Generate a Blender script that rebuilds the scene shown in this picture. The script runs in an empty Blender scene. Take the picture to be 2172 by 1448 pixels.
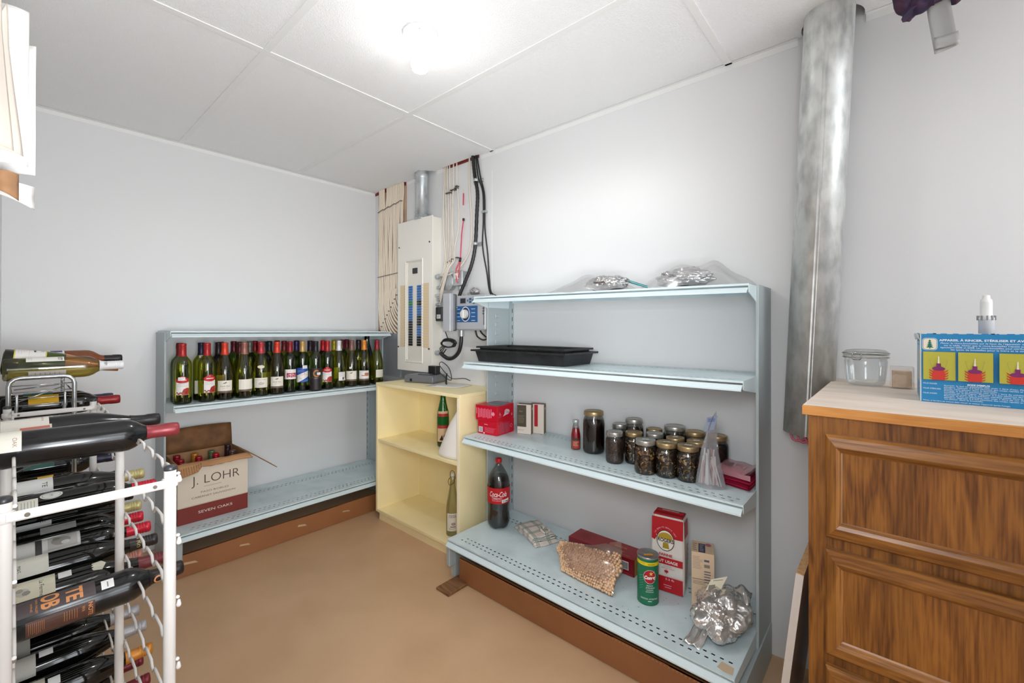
import bpy, bmesh, math, random
from mathutils import Vector, Matrix, noise
from math import sin, cos, pi, radians as R
random.seed(7)
SC = bpy.context.scene
COL = SC.collection
# ------------------------------------------------------------------ camera
cam_d = bpy.data.cameras.new('camera'); cam = bpy.data.objects.new('camera', cam_d); COL.objects.link(cam)
cam_d.sensor_width = 36; cam_d.lens = 929.78/2172*36; cam_d.shift_y = -33.0/2172; cam_d.clip_start = .01
yaw, pit, rol = R(131.16), R(0.233), R(0.067)
fw = Vector((cos(pit)*cos(yaw), cos(pit)*sin(yaw), sin(pit)))
rt = fw.cross(Vector((0, 0, 1))).normalized(); up = rt.cross(fw)
r2 = cos(rol)*rt+sin(rol)*up; u2 = -sin(rol)*rt+cos(rol)*up
m = Matrix((r2, u2, -fw)).transposed().to_4x4(); m.translation = Vector((2.867, -1.7584, 1.14))
cam.matrix_world = m
SC.camera = cam
# ------------------------------------------------------------------ light and exposure
w = bpy.data.worlds.new('world'); SC.world = w; w.use_nodes = True
w.node_tree.nodes['Background'].inputs[0].default_value = (.87, .935, 1, 1)
w.node_tree.nodes['Background'].inputs[1].default_value = 3.2
BULB_W = 28.0          # emission strength of the frosted bulb
BULB_DOWN = 6.0         # downward share of the LED bulb's light, watts
def area(name, loc, rot, sx, sy, e, c):
    d = bpy.data.lights.new(name, 'AREA'); d.shape = 'RECTANGLE'; d.size = sx; d.size_y = sy; d.energy = e; d.color = c
    o = bpy.data.objects.new(name, d); COL.objects.link(o); o.location = loc; o.rotation_euler = rot
CW = (.93, .965, 1)
area('far_end_fill', (5.55, -.95, 1.0), (R(90), 0, R(90)), 1.5, 1.9, 2.0, CW)  # added fill lamp at the unseen far end, no known source there
area('overhead_fill', (4.3, -.9, 2.10), (0, 0, 0), 1.2, .6, 5.0, CW)  # added overhead fill out of view, no such fitting known
sd = bpy.data.lights.new('camera_side_fill', 'SPOT'); sd.energy = 23; sd.spot_size = R(110); sd.spot_blend = 1; sd.shadow_soft_size = .18; sd.color = CW  # added spot fill beside the camera, brightens shelves and lower walls
so = bpy.data.objects.new('camera_side_fill', sd); COL.objects.link(so); so.location = (2.80, -1.70, 1.28)
so.rotation_euler = (Vector((1.35, -.25, .40))-so.location).to_track_quat('-Z', 'Y').to_euler()
ud = bpy.data.lights.new('ceiling_bounce_fill', 'SPOT'); ud.energy = 46; ud.spot_size = R(110); ud.spot_blend = 1; ud.shadow_soft_size = .15; ud.color = CW  # added spot fill aimed up, brightens the room off the ceiling
uo = bpy.data.objects.new('ceiling_bounce_fill', ud); COL.objects.link(uo); uo.location = (2.95, -1.66, 1.0)
uo.rotation_euler = (Vector((1.0, -.80, 2.12))-uo.location).to_track_quat('-Z', 'Y').to_euler()
SC.view_settings.view_transform = 'Standard'; SC.view_settings.look = 'None'
SC.view_settings.exposure = 1.13; SC.view_settings.gamma = 1; SC.view_settings.use_curve_mapping = False
SC.cycles.use_denoising = True; SC.cycles.transparent_max_bounces = 40; SC.cycles.max_bounces = 10
SC.cycles.diffuse_bounces = 5; SC.cycles.caustics_reflective = False; SC.cycles.caustics_refractive = False
SC.cycles.sample_clamp_indirect = 4

# ------------------------------------------------------------------ helpers
def lin(c):
    if isinstance(c, str): c = tuple(int(c[i:i+2], 16) for i in (0, 2, 4))
    f = lambda v: (v/255/12.92 if v <= 10.3 else ((v/255+.055)/1.055)**2.4)
    return (f(c[0]), f(c[1]), f(c[2]), 1)
_M = {}
def mat(name, col, rough=.5, metal=0, spec=.5, bump=0, bscale=60, var=0, vscale=6, emit=0, coat=0, vcol=None, aniso=None):
    """plain procedural material: base colour with optional noise variation and fine bump"""
    if name in _M: return _M[name]
    mt = bpy.data.materials.new(name); mt.use_nodes = True; nt = mt.node_tree; b = nt.nodes['Principled BSDF']
    c = lin(col); b.inputs['Base Color'].default_value = c; b.inputs['Roughness'].default_value = rough
    b.inputs['Metallic'].default_value = metal; b.inputs['Specular IOR Level'].default_value = spec
    if coat: b.inputs['Coat Weight'].default_value = coat; b.inputs['Coat Roughness'].default_value = .08
    if emit: b.inputs['Emission Color'].default_value = (1, .985, .965, 1); b.inputs['Emission Strength'].default_value = emit
    tc = nt.nodes.new('ShaderNodeTexCoord')
    if var:
        n = nt.nodes.new('ShaderNodeTexNoise'); n.inputs['Scale'].default_value = vscale; n.inputs['Detail'].default_value = 5
        mx = nt.nodes.new('ShaderNodeMix'); mx.data_type = 'RGBA'
        mx.inputs[6].default_value = c; c2 = lin(vcol) if vcol else tuple(x*(1-var) for x in c[:3])+(1,)
        mx.inputs[7].default_value = c2
        rp = nt.nodes.new('ShaderNodeMapRange'); rp.inputs[1].default_value = .4; rp.inputs[2].default_value = .68
        mp = nt.nodes.new('ShaderNodeMapping')
        if aniso: mp.inputs['Scale'].default_value = aniso
        nt.links.new(tc.outputs['Object'], mp.inputs[0]); nt.links.new(mp.outputs[0], n.inputs['Vector'])
        nt.links.new(n.outputs['Fac'], rp.inputs[0]); nt.links.new(rp.outputs[0], mx.inputs[0])
        nt.links.new(mx.outputs[2], b.inputs['Base Color'])
    if bump:
        n = nt.nodes.new('ShaderNodeTexNoise'); n.inputs['Scale'].default_value = bscale; n.inputs['Detail'].default_value = 3
        bp = nt.nodes.new('ShaderNodeBump'); bp.inputs['Strength'].default_value = bump; bp.inputs['Distance'].default_value = .003
        nt.links.new(tc.outputs['Object'], n.inputs['Vector']); nt.links.new(n.outputs['Fac'], bp.inputs['Height'])
        nt.links.new(bp.outputs[0], b.inputs['Normal'])
    _M[name] = mt
    return mt
def clear(name, col, gloss=.06, rough=.03, edge=.5, body=0, bodycol=None):
    """thin transparent shell: tinted see-through plus facing-dependent gloss, optional milky body"""
    if name in _M: return _M[name]
    mt = bpy.data.materials.new(name); mt.use_nodes = True; nt = mt.node_tree; nt.nodes.clear()
    o = nt.nodes.new('ShaderNodeOutputMaterial'); t = nt.nodes.new('ShaderNodeBsdfTransparent'); g = nt.nodes.new('ShaderNodeBsdfGlossy')
    t.inputs[0].default_value = lin(col); g.inputs['Roughness'].default_value = rough
    lw = nt.nodes.new('ShaderNodeLayerWeight'); lw.inputs[0].default_value = .35
    mr = nt.nodes.new('ShaderNodeMapRange'); mr.inputs[3].default_value = gloss; mr.inputs[4].default_value = edge
    mx = nt.nodes.new('ShaderNodeMixShader')
    nt.links.new(lw.outputs['Fresnel'], mr.inputs[0]); nt.links.new(mr.outputs[0], mx.inputs[0])
    src = t.outputs[0]
    if body:
        d = nt.nodes.new('ShaderNodeBsdfDiffuse'); d.inputs[0].default_value = lin(bodycol or col)
        m2 = nt.nodes.new('ShaderNodeMixShader'); m2.inputs[0].default_value = body
        nt.links.new(t.outputs[0], m2.inputs[1]); nt.links.new(d.outputs[0], m2.inputs[2]); src = m2.outputs[0]
    nt.links.new(src, mx.inputs[1]); nt.links.new(g.outputs[0], mx.inputs[2]); nt.links.new(mx.outputs[0], o.inputs[0])
    _M[name] = mt
    return mt
def wood(name, c1, c2, axis='z', planks=True, rough=.32):
    if name in _M: return _M[name]
    mt = bpy.data.materials.new(name); mt.use_nodes = True; nt = mt.node_tree; b = nt.nodes['Principled BSDF']
    L = nt.links.new; N = nt.nodes.new
    tc = N('ShaderNodeTexCoord'); mp = N('ShaderNodeMapping'); L(tc.outputs['Object'], mp.inputs[0])
    mp.inputs['Scale'].default_value = {'z': (9, 9, 1.5), 'x': (1.5, 9, 9)}[axis]
    mp2 = N('ShaderNodeMapping'); L(tc.outputs['Object'], mp2.inputs[0]); mp2.inputs['Scale'].default_value = {'z': (34, 34, 1.6), 'x': (1.6, 34, 34)}[axis]
    n0 = N('ShaderNodeTexNoise'); n0.inputs['Scale'].default_value = 1.6; n0.inputs['Detail'].default_value = 3; n0.inputs['Distortion'].default_value = .8
    L(mp.outputs[0], n0.inputs['Vector'])
    mul = N('ShaderNodeMath'); mul.operation = 'MULTIPLY'; mul.inputs[1].default_value = 9; L(n0.outputs['Fac'], mul.inputs[0])
    fr = N('ShaderNodeMath'); fr.operation = 'PINGPONG'; fr.inputs[1].default_value = 1; L(mul.outputs[0], fr.inputs[0])
    n1 = N('ShaderNodeTexNoise'); n1.inputs['Scale'].default_value = 7; n1.inputs['Detail'].default_value = 4; L(mp2.outputs[0], n1.inputs['Vector'])
    ad = N('ShaderNodeMath'); ad.operation = 'MULTIPLY_ADD'; ad.inputs[1].default_value = .30; L(fr.outputs[0], ad.inputs[0]); L(n1.outputs['Fac'], ad.inputs[2])
    rp = N('ShaderNodeMapRange'); rp.inputs[1].default_value = .40; rp.inputs[2].default_value = .84; L(ad.outputs[0], rp.inputs[0])
    mx = N('ShaderNodeMix'); mx.data_type = 'RGBA'; mx.inputs[6].default_value = lin(c2); mx.inputs[7].default_value = lin(c1)
    L(rp.outputs[0], mx.inputs[0]); out = mx.outputs[2]
    if planks:
        sx = N('ShaderNodeSeparateXYZ'); L(tc.outputs['Object'], sx.inputs[0])
        sn = N('ShaderNodeMath'); sn.operation = 'SNAP'; sn.inputs[1].default_value = .083; L(sx.outputs[0], sn.inputs[0])
        wn = N('ShaderNodeTexWhiteNoise'); wn.noise_dimensions = '1D'; L(sn.outputs[0], wn.inputs['W'])
        m2 = N('ShaderNodeMapRange'); m2.inputs[3].default_value = .72; m2.inputs[4].default_value = 1.3; L(wn.outputs[0], m2.inputs[0])
        mm = N('ShaderNodeVectorMath'); mm.operation = 'SCALE'; L(out, mm.inputs[0]); L(m2.outputs[0], mm.inputs['Scale']); out = mm.outputs[0]
    L(out, b.inputs['Base Color']); b.inputs['Roughness'].default_value = rough
    bp = N('ShaderNodeBump'); bp.inputs['Strength'].default_value = .12; bp.inputs['Distance'].default_value = .002
    L(n1.outputs['Fac'], bp.inputs['Height']); L(bp.outputs[0], b.inputs['Normal'])
    _M[name] = mt
    return mt

class MB:
    """collects shapes in one bmesh, linked as ONE mesh object"""
    def __init__(s): s.b = bmesh.new(); s.mi = 0; s.fx = None
    def v(s, *p): return s.b.verts.new(p if len(p) == 3 else p[0])
    def face(s, vs, smooth=False):
        try: f = s.b.faces.new(vs)
        except ValueError: return None
        f.material_index = s.mi; f.smooth = smooth; return f
    def box(s, x0, x1, y0, y1, z0, z1, bev=0, M=None, seg=1):
        t = bmesh.new(); bmesh.ops.create_cube(t, size=1)
        for v in t.verts: v.co = Vector(((x0+x1)/2+v.co.x*(x1-x0), (y0+y1)/2+v.co.y*(y1-y0), (z0+z1)/2+v.co.z*(z1-z0)))
        if bev: bmesh.ops.bevel(t, geom=list(t.edges), offset=bev, segments=seg, affect='EDGES', profile=.7)
        s.add(t, M); return s
    def add(s, t, M=None, smooth=None):
        mp = {}
        for v in t.verts: mp[v] = s.b.verts.new(M @ v.co if M else v.co)
        for f in t.faces:
            g = s.face([mp[v] for v in f.verts], f.smooth if smooth is None else smooth)
        t.free()
    def lathe(s, prof, n=24, M=None, smooth=True, a0=0, sx=1, sy=1):
        rings = []
        for r, z in prof:
            if r < 1e-6: ring = [s.v(*((M @ Vector((0, 0, z))) if M else (0, 0, z)))]
            else:
                ring = []
                for i in range(n):
                    p = Vector((sx*r*cos(a0+2*pi*i/n), sy*r*sin(a0+2*pi*i/n), z)); ring.append(s.v(*(M @ p if M else p)))
            rings.append(ring)
        for a, b in zip(rings, rings[1:]):
            for i in range(n):
                j = (i+1) % n
                if len(a) == 1 and len(b) == 1: continue
                if len(a) == 1: s.face([a[0], b[j], b[i]][::-1] if 0 else [a[0], b[i], b[j]], smooth)
                elif len(b) == 1: s.face([a[i], a[j], b[0]], smooth)
                else: s.face([a[i], a[j], b[j], b[i]], smooth)
        return s
    def cyl(s, p, q, r, n=12, r2=None, caps=True, smooth=True):
        p, q = Vector(p), Vector(q); d = q-p; r2 = r if r2 is None else r2
        M = Matrix.Translation(p) @ d.to_track_quat('Z', 'Y').to_matrix().to_4x4(); L = d.length
        pr = [(r, 0), (r2, L)]
        s.lathe(pr, n, M, smooth)
        if caps:
            s.lathe([(0, 0), (r, 0)], n, M, False); s.lathe([(r2, L), (0, L)], n, M, False)
        return s
    def tube(s, pts, r, n=8, closed=False, caps=True, rf=None):
        pts = [Vector(p) for p in pts]; N = len(pts); rings = []
        prev = None
        for i, p in enumerate(pts):
            a = pts[(i-1) % N] if (closed or i > 0) else p; c = pts[(i+1) % N] if (closed or i < N-1) else p
            d = (c-a).normalized() if (c-a).length > 1e-9 else Vector((0, 0, 1))
            if prev is None:
                u = d.orthogonal().normalized()
            else:
                u = prev-d*prev.dot(d)
                u = u.normalized() if u.length > 1e-6 else d.orthogonal().normalized()
            prev = u; w_ = d.cross(u); rr = rf(i) if rf else r
            rings.append([s.v(*(p+(u*cos(2*pi*k/n)+w_*sin(2*pi*k/n))*rr)) for k in range(n)])
        rng = range(N if closed else N-1)
        for i in rng:
            a, b = rings[i], rings[(i+1) % N]
            for k in range(n): s.face([a[k], a[(k+1) % n], b[(k+1) % n], b[k]], True)
        if caps and not closed: s.face(rings[0][::-1]); s.face(rings[-1])
        return s
    def prism(s, pts, h, M=None, z0=0, bev=0):
        """extrude polygon pts (xy) from z0 to z0+h"""
        t = bmesh.new(); vs = [t.verts.new((p[0], p[1], z0)) for p in pts]; f = t.faces.new(vs)
        e = bmesh.ops.extrude_face_region(t, geom=[f]); bmesh.ops.translate(t, verts=[x for x in e['geom'] if isinstance(x, bmesh.types.BMVert)], vec=(0, 0, h))
        bmesh.ops.recalc_face_normals(t, faces=t.faces)
        if bev: bmesh.ops.bevel(t, geom=list(t.edges), offset=bev, segments=1, affect='EDGES')
        s.add(t, M, False); return s
    def grid(s, fn, nu, nv, smooth=True):
        g = [[s.v(*fn(i/nu, j/nv)) for j in range(nv+1)] for i in range(nu+1)]
        for i in range(nu):
            for j in range(nv): s.face([g[i][j], g[i+1][j], g[i+1][j+1], g[i][j+1]], smooth)
        return s
    def build(s, name, mats, parent=None, loc=None, rot=None, thick=0, recalc=True):
        if recalc: bmesh.ops.recalc_face_normals(s.b, faces=s.b.faces)
        me = bpy.data.meshes.new(name); s.b.to_mesh(me); s.b.free()
        for mt in (mats if isinstance(mats, (list, tuple)) else [mats]): me.materials.append(mt)
        o = bpy.data.objects.new(name, me); COL.objects.link(o)
        if parent: o.parent = parent
        if loc: o.location = loc
        if rot: o.rotation_euler = rot
        if thick:
            md = o.modifiers.new('thickness', 'SOLIDIFY'); md.thickness = thick; md.offset = 0
        return o
def tag(o, label=None, cat=None, group=None, kind=None):
    if label: o['label'] = label
    if cat: o['category'] = cat
    if group: o['group'] = group
    if kind: o['kind'] = kind
    return o
def empty(name, loc, label=None, cat=None, group=None, rz=0, kind=None):
    o = bpy.data.objects.new(name, None); COL.objects.link(o); o.location = loc; o.rotation_euler = (0, 0, rz); o.empty_display_size = .05
    return tag(o, label, cat, group, kind)
def bx(name, mt, parent, x0, x1, y0, y1, z0, z1, bev=0, seg=1):
    return MB().box(x0, x1, y0, y1, z0, z1, bev, seg=seg).build(name, mt, parent)
def smoothpath(P, k=6):
    P = [Vector(p) for p in P]; out = []
    for i in range(len(P)-1):
        p0 = P[max(i-1, 0)]; p1 = P[i]; p2 = P[i+1]; p3 = P[min(i+2, len(P)-1)]
        for j in range(k):
            t = j/k; out.append(.5*((2*p1)+(p2-p0)*t+(2*p0-5*p1+4*p2-p3)*t*t+(-p0+3*p1-3*p2+p3)*t**3))
    out.append(P[-1]); return out
_T = {}
def textmesh(s, bold=0):
    k = (s, bold)
    if k not in _T:
        c = bpy.data.curves.new('t', 'FONT'); c.body = s; c.size = 1; c.resolution_u = 4; c.offset = bold; c.fill_mode = 'FRONT'
        o = bpy.data.objects.new('t', c); me = bpy.data.meshes.new_from_object(o)
        vs = [tuple(v.co) for v in me.vertices]; fs = [tuple(p.vertices) for p in me.polygons]
        bpy.data.objects.remove(o); bpy.data.curves.remove(c); bpy.data.meshes.remove(me)
        xs = [v[0] for v in vs] or [0]; ys = [v[1] for v in vs] or [0]
        _T[k] = (vs, fs, min(xs), max(xs), min(ys), max(ys))
    return _T[k]
class Art:
    """flat printed artwork in 2D (u right, v up), later laid on a plane or round a cylinder"""
    def __init__(s): s.b = bmesh.new(); s.mats = []; s.k = 0
    def _m(s, m):
        if m not in s.mats: s.mats.append(m)
        return s.mats.index(m)
    def poly(s, pts, m, lay=None):
        if lay is None: s.k += 1; lay = s.k
        try: f = s.b.faces.new([s.b.verts.new((p[0], p[1], lay)) for p in pts]); f.material_index = s._m(m)
        except ValueError: pass
        return s
    def rect(s, u0, v0, u1, v1, m, lay=None): return s.poly([(u0, v0), (u1, v0), (u1, v1), (u0, v1)], m, lay)
    def disc(s, u, v, ru, rv, m, n=24, a0=0, a1=2*pi, lay=None):
        return s.poly([(u+ru*cos(a0+(a1-a0)*i/n), v+rv*sin(a0+(a1-a0)*i/n)) for i in range(n if a1-a0 > 6.2 else n+1)], m, lay)
    def ring(s, u, v, ro, ri, m, n=24, sy=1, a0=0, a1=2*pi):
        s.k += 1
        for i in range(n):
            t0 = a0+(a1-a0)*i/n; t1 = a0+(a1-a0)*(i+1)/n
            s.poly([(u+ri*cos(t0), v+ri*sy*sin(t0)), (u+ro*cos(t0), v+ro*sy*sin(t0)), (u+ro*cos(t1), v+ro*sy*sin(t1)), (u+ri*cos(t1), v+ri*sy*sin(t1))], m, s.k)
        return s
    def text(s, t, u, v, h, m, al='C', w=None, rot=0, bold=0, shear=0):
        vs, fs, x0, x1, y0, y1 = textmesh(t, bold); s.k += 1
        cap = textmesh('H', bold); sc = h/(cap[5]-cap[4]); sx = sc if w is None else w/max(x1-x0, 1e-6)
        ox = {'C': (x0+x1)/2, 'L': x0, 'R': x1}[al]; bvs = []
        for p in vs:
            a = (p[0]-ox)*sx+shear*(p[1]*sc); b = p[1]*sc
            bvs.append(s.b.verts.new((u+a*cos(rot)-b*sin(rot), v+a*sin(rot)+b*cos(rot), s.k)))
        mi = s._m(m)
        for f in fs:
            try: g = s.b.faces.new([bvs[i] for i in f]); g.material_index = mi
            except ValueError: pass
        return s
    def lines(s, u0, v0, u1, v1, n, m, fill=.35, seed=1):
        rnd = random.Random(seed); s.k += 1
        for i in range(n):
            v = v1-(v1-v0)*(i+.5)/n; h = (v1-v0)/n*fill/2; e = u1-(u1-u0)*rnd.random()*.35
            s.poly([(u0, v-h), (e, v-h), (e, v+h), (u0, v+h)], m, s.k)
        return s
    def put(s, name, parent, fn, cyl=False, step=.00012, loc=None, rot=None):
        if cyl:
            us = [v.co.x for v in s.b.verts]; a, b = min(us), max(us); k = math.ceil(a/.006)
            while k*.006 < b:
                bmesh.ops.bisect_plane(s.b, geom=s.b.verts[:]+s.b.edges[:]+s.b.faces[:], plane_co=(k*.006, 0, 0), plane_no=(1, 0, 0)); k += 1
        me = bpy.data.meshes.new(name); bmesh.ops.triangulate(s.b, faces=s.b.faces)
        for v in s.b.verts: v.co = fn(v.co.x, v.co.y, v.co.z*step+.0002)
        s.b.to_mesh(me); s.b.free()
        for m_ in s.mats: me.materials.append(m_)
        o = bpy.data.objects.new(name, me); COL.objects.link(o); o.parent = parent
        if loc: o.location = loc
        if rot: o.rotation_euler = rot
        return o
def flat(O, U, V):
    O, U, V = Vector(O), Vector(U).normalized(), Vector(V).normalized(); N = U.cross(V)
    return lambda u, v, d: O+U*u+V*v+N*d
def cylf(rad, a, z0=0):
    return lambda u, v, d: Vector(((rad+d)*cos(a+u/rad), (rad+d)*sin(a+u/rad), z0+v))
def ink(c, rough=.5): return mat('ink_'+(c if isinstance(c, str) else '%d_%d_%d' % c), c, rough)
# ------------------------------------------------------------------ room shell
HC = 2.122; XR = 5.6; YF = -1.785
wallm = mat('white_wall_panel', (222, 222, 222), rough=.42, spec=.45, bump=.03, bscale=7)
floorm = mat('tan_painted_floor', (202, 166, 130), rough=.42, bump=.12, bscale=25, var=.12, vscale=3, vcol=(192, 156, 120))
tilem = mat('ceiling_tile_white', (240, 240, 240), rough=.8, bump=.9, bscale=230)
gridm = mat('grid_white', (232, 232, 230), rough=.45)
dark = mat('dark_void', (45, 38, 34), rough=.9)
redm = mat('rust_red_primer', (120, 40, 32), rough=.7)
tag(MB().box(-.1, XR, YF-.1, .1, -.08, 0).build('floor', floorm), kind='structure')
tag(MB().box(-.1, 0, YF-.1, .1, 0, 2.5).build('wall_left', wallm), kind='structure')
tag(MB().box(0, XR, 0, .1, 0, 2.5).build('wall_back', wallm), kind='structure')
tag(MB().box(0, XR, YF-.1, YF, 0, 2.5).build('wall_front', wallm), kind='structure')
wr = tag(MB().box(XR, XR+.1, YF-.1, -1.45, 0, 2.5).box(XR, XR+.1, -.5, .1, 0, 2.5).box(XR, XR+.1, -1.45, -.5, 2.03, 2.5).build('wall_right', wallm), kind='structure')  # opening in this unseen wall is added to let the world's ambient fill in
# dropped ceiling: slab above, single tiles and the T-bar grid
ceil = tag(MB().box(-.1, XR+.1, YF-.1, .1, 2.42, 2.5).build('ceiling', dark), kind='structure')
GX = [0, 1.1825, 2.4025, 3.6225, 4.8425, XR]; GY = [0, -.556, -1.166, YF]
pc = (2.716, -.022); pr = .083
for i in range(5):
    for j in range(3):
        x0, x1, y1, y0 = GX[i], GX[i+1], GY[j], GY[j+1]
        if i == 0 and j == 0:      # gaps for the cable bundles and the conduit along the wall
            pts = [(x0, y0), (x1, y0), (x1, y1), (1.09, y1), (1.09, -.014), (.77, -.014), (.77, y1), (.70, y1), (.63, -.085), (.55, -.07), (.57, y1),
                   (.385, y1), (.37, -.02), (.06, -.02), (.06, y1), (x0, y1)]
        elif i == 2 and j == 0:    # round cut-out for the duct
            a = [(pc[0]+pr*cos(t), pc[1]+pr*sin(t)) for t in [R(15-210*k/20) for k in range(21)]]
            pts = [(x0, y0), (x1, y0), (x1, y1), (a[0][0], y1)]+[(px, min(py, -.0001)) for px, py in a]+[(a[-1][0], y1), (x0, y1)]
        else: pts = [(x0, y0), (x1, y0), (x1, y1), (x0, y1)]
        MB().prism(pts, .014, z0=HC).build('ceiling_tile', tilem, ceil)
for gx in GX[1:5]:
    MB().box(gx-.012, gx+.012, YF, 0, HC-.003, HC+.0005).box(gx-.0015, gx+.0015, YF, 0, HC+.0005, HC+.04).build('grid_tee', gridm, ceil)
for gy in GY[1:3]:
    for i in range(5):
        MB().box(GX[i]+.012, GX[i+1]-.012, gy-.012, gy+.012, HC-.0028, HC+.0004).build('grid_tee', gridm, ceil)
tr = MB()
for a, b in ((0, .06), (.385, .57), (.70, .77), (1.09, 2.62), (2.80, XR)):
    tr.box(a, b, -.0015, 0, HC-.024, HC+.0)
    tr.box(a, b, -.012, 0, HC-.003, HC-.0015) if b-a > .3 else None
tag(tr.build('trim_1', gridm), kind='structure')
tag(MB().box(0, .0015, YF, 0, HC-.022, HC).box(0, .02, YF, 0, HC-.003, HC-.0015).build('trim_2', gridm), kind='structure')
tag(MB().box(0, XR, YF, YF+.0015, HC-.022, HC).box(0, XR, YF, YF+.022, HC-.003, HC-.0015).build('trim_3', gridm), kind='structure')
tag(MB().box(0, .38, -.004, -.001, 2.1, 2.2).box(.77, 1.08, -.004, -.001, 2.11, 2.2).build('trim_4', redm), kind='structure')
tag(MB().box(1.30, 1.32, -.0006, 0, .0, 0.01).build('trim_5', gridm), kind='structure') if 0 else None

# ------------------------------------------------------------------ ceiling lamp
bz = (1.675, -.862)
porc = mat('white_porcelain', (236, 236, 234), rough=.18)
lamp = empty('ceiling_lamp', (*bz, HC), 'white porcelain lampholder with a lit bare bulb on the ceiling', 'lamp')
MB().lathe([(0, 0), (.054, 0), (.057, -.004), (.057, -.010), (.052, -.013), (.040, -.015), (.027, -.020), (.0215, -.028), (.0205, -.046), (.0215, -.048), (.0195, -.050), (.016, -.046), (0, -.046)], 32).build('lampholder', porc, lamp)
MB().box(-.033, -.027, .028, .034, -.0155, -.0135).box(.033, .037, -.031, -.027, -.0155, -.0135).build('screw', mat('brass_dull', (150, 140, 120), .4, 1), lamp)
MB().lathe([(0, -.040), (.0135, -.040), (.0135, -.058), (.0155, -.066), (.0225, -.081)], 28).build('bulb_neck', mat('bulb_neck_white', (244, 244, 242), .3), lamp)
MB().lathe([(.0225, -.081), (.0285, -.094), (.0300, -.104), (.0285, -.114), (.0230, -.124), (.013, -.1305), (0, -.1325)], 28).build('light_bulb', mat('bulb_glow', (255, 250, 240), emit=BULB_W), lamp)

bdl = bpy.data.lights.new('bulb_light', 'SPOT'); bdl.energy = BULB_DOWN; bdl.spot_size = R(178); bdl.spot_blend = .35; bdl.shadow_soft_size = .027; bdl.color = (1, .985, .965)
bdo = bpy.data.objects.new('bulb_light', bdl); COL.objects.link(bdo); bdo.location = (bz[0], bz[1], HC-.1310)
# ------------------------------------------------------------------ galvanised duct, conduit
def galv_mat(name, c, vs, cv):
    return mat(name, c, rough=.40, metal=.5, var=.4, vscale=vs, vcol=cv, bump=.05, bscale=18, aniso=(1, 1, .45))
galv = galv_mat('galvanised_steel', (212, 214, 212), 34, (178, 181, 179))
galv2 = galv_mat('galvanised_dull', (196, 200, 201), 30, (160, 164, 166))
duct = empty('metal_duct', (0, 0, 0), 'leaning galvanised round metal duct running from ceiling down the wall behind the wooden cabinet', 'duct')
Pt, Pb = Vector((2.722, -.082, 2.30)), Vector((2.655, -.082, .805))
d_ = (Pb-Pt).normalized(); MD = Matrix.Translation(Pt) @ d_.to_track_quat('Z', 'Y').to_matrix().to_4x4(); LD = (Pb-Pt).length
MB().lathe([(.066, 0), (.066, LD), (.0635, LD), (.0635, 0)], 48, MD).build('duct_pipe', galv, duct)
sa = R(-87)
se = MB(); q = Vector((cos(sa), sin(sa), 0)); tg = Vector((-sin(sa), cos(sa), 0))
for off, hgt, wd in ((0, .0018, .0022), (.008, .0010, .0010)):
    A = Pt+q*(.0655)+tg*off; B = Pb+q*(.0655)+tg*off
    se.b.verts.ensure_lookup_table()
    vs = []
    for P_ in (A, B):
        for s1, s2 in ((-1, 0), (-1, 1), (1, 1), (1, 0)): vs.append(se.v(*(P_+tg*s1*wd+q*s2*hgt)))
    for k in range(4): se.face([vs[k], vs[(k+1) % 4], vs[4+(k+1) % 4], vs[4+k]])
se.build('seam', galv, duct)
jr = MB()
for zz in (1.115,):
    t = (Pt.z-zz)/(Pt.z-Pb.z); P_ = Pt.lerp(Pb, t)
    jr.lathe([(.0660, 0), (.0663, .001), (.0663, .003), (.0660, .004)], 40, Matrix.Translation(P_-d_*.0) @ d_.to_track_quat('Z', 'Y').to_matrix().to_4x4())
jr.b.free()
MB().cyl(Pb+Vector((.030, -.062, .03)), Pb+Vector((.031, -.068, .03)), .004, 10).build('screw', mat('black_steel', (40, 40, 42), .4, .5), duct)
wrp = MB()
for k in range(3): wrp.tube(smoothpath([Pb+Vector((-.04+.012*k, -.02-.01*k, .06)), Pb+Vector((-.035+.02*k, -.045, -.012-.004*k)), Pb+Vector((.0+.01*k, -.04, -.01)), Pb+Vector((.01, -.01, .05))]), .0035, 6)
wrp.build('wire_end', mat('pink_wire', (190, 90, 110), .5), duct)
cnd = empty('metal_conduit', (0, 0, 0), 'short galvanised conduit between ceiling and breaker panel', 'conduit')
MB().lathe([(.0385, 0), (.0385, -.312), (.036, -.312), (.036, 0)], 28, Matrix.Translation((.608, -.045, 2.135))).build('conduit_tube', galv2, cnd)
MB().lathe([(.0390, -.004), (.0405, -.006), (.0405, -.038), (.0390, -.040)], 28, Matrix.Translation((.608, -.045, 2.12))).lathe([(.0392, -.268), (.042, -.270), (.042, -.284), (.045, -.286), (.045, -.2965), (.0392, -.2965)], 28, Matrix.Translation((.608, -.045, 2.12))).build('coupling', galv2, cnd)
MB().box(.603, .613, -.091, -.084, 2.088, 2.10).box(.603, .613, -.092, -.084, 1.855, 1.868).build('screw', galv2, cnd)

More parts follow.
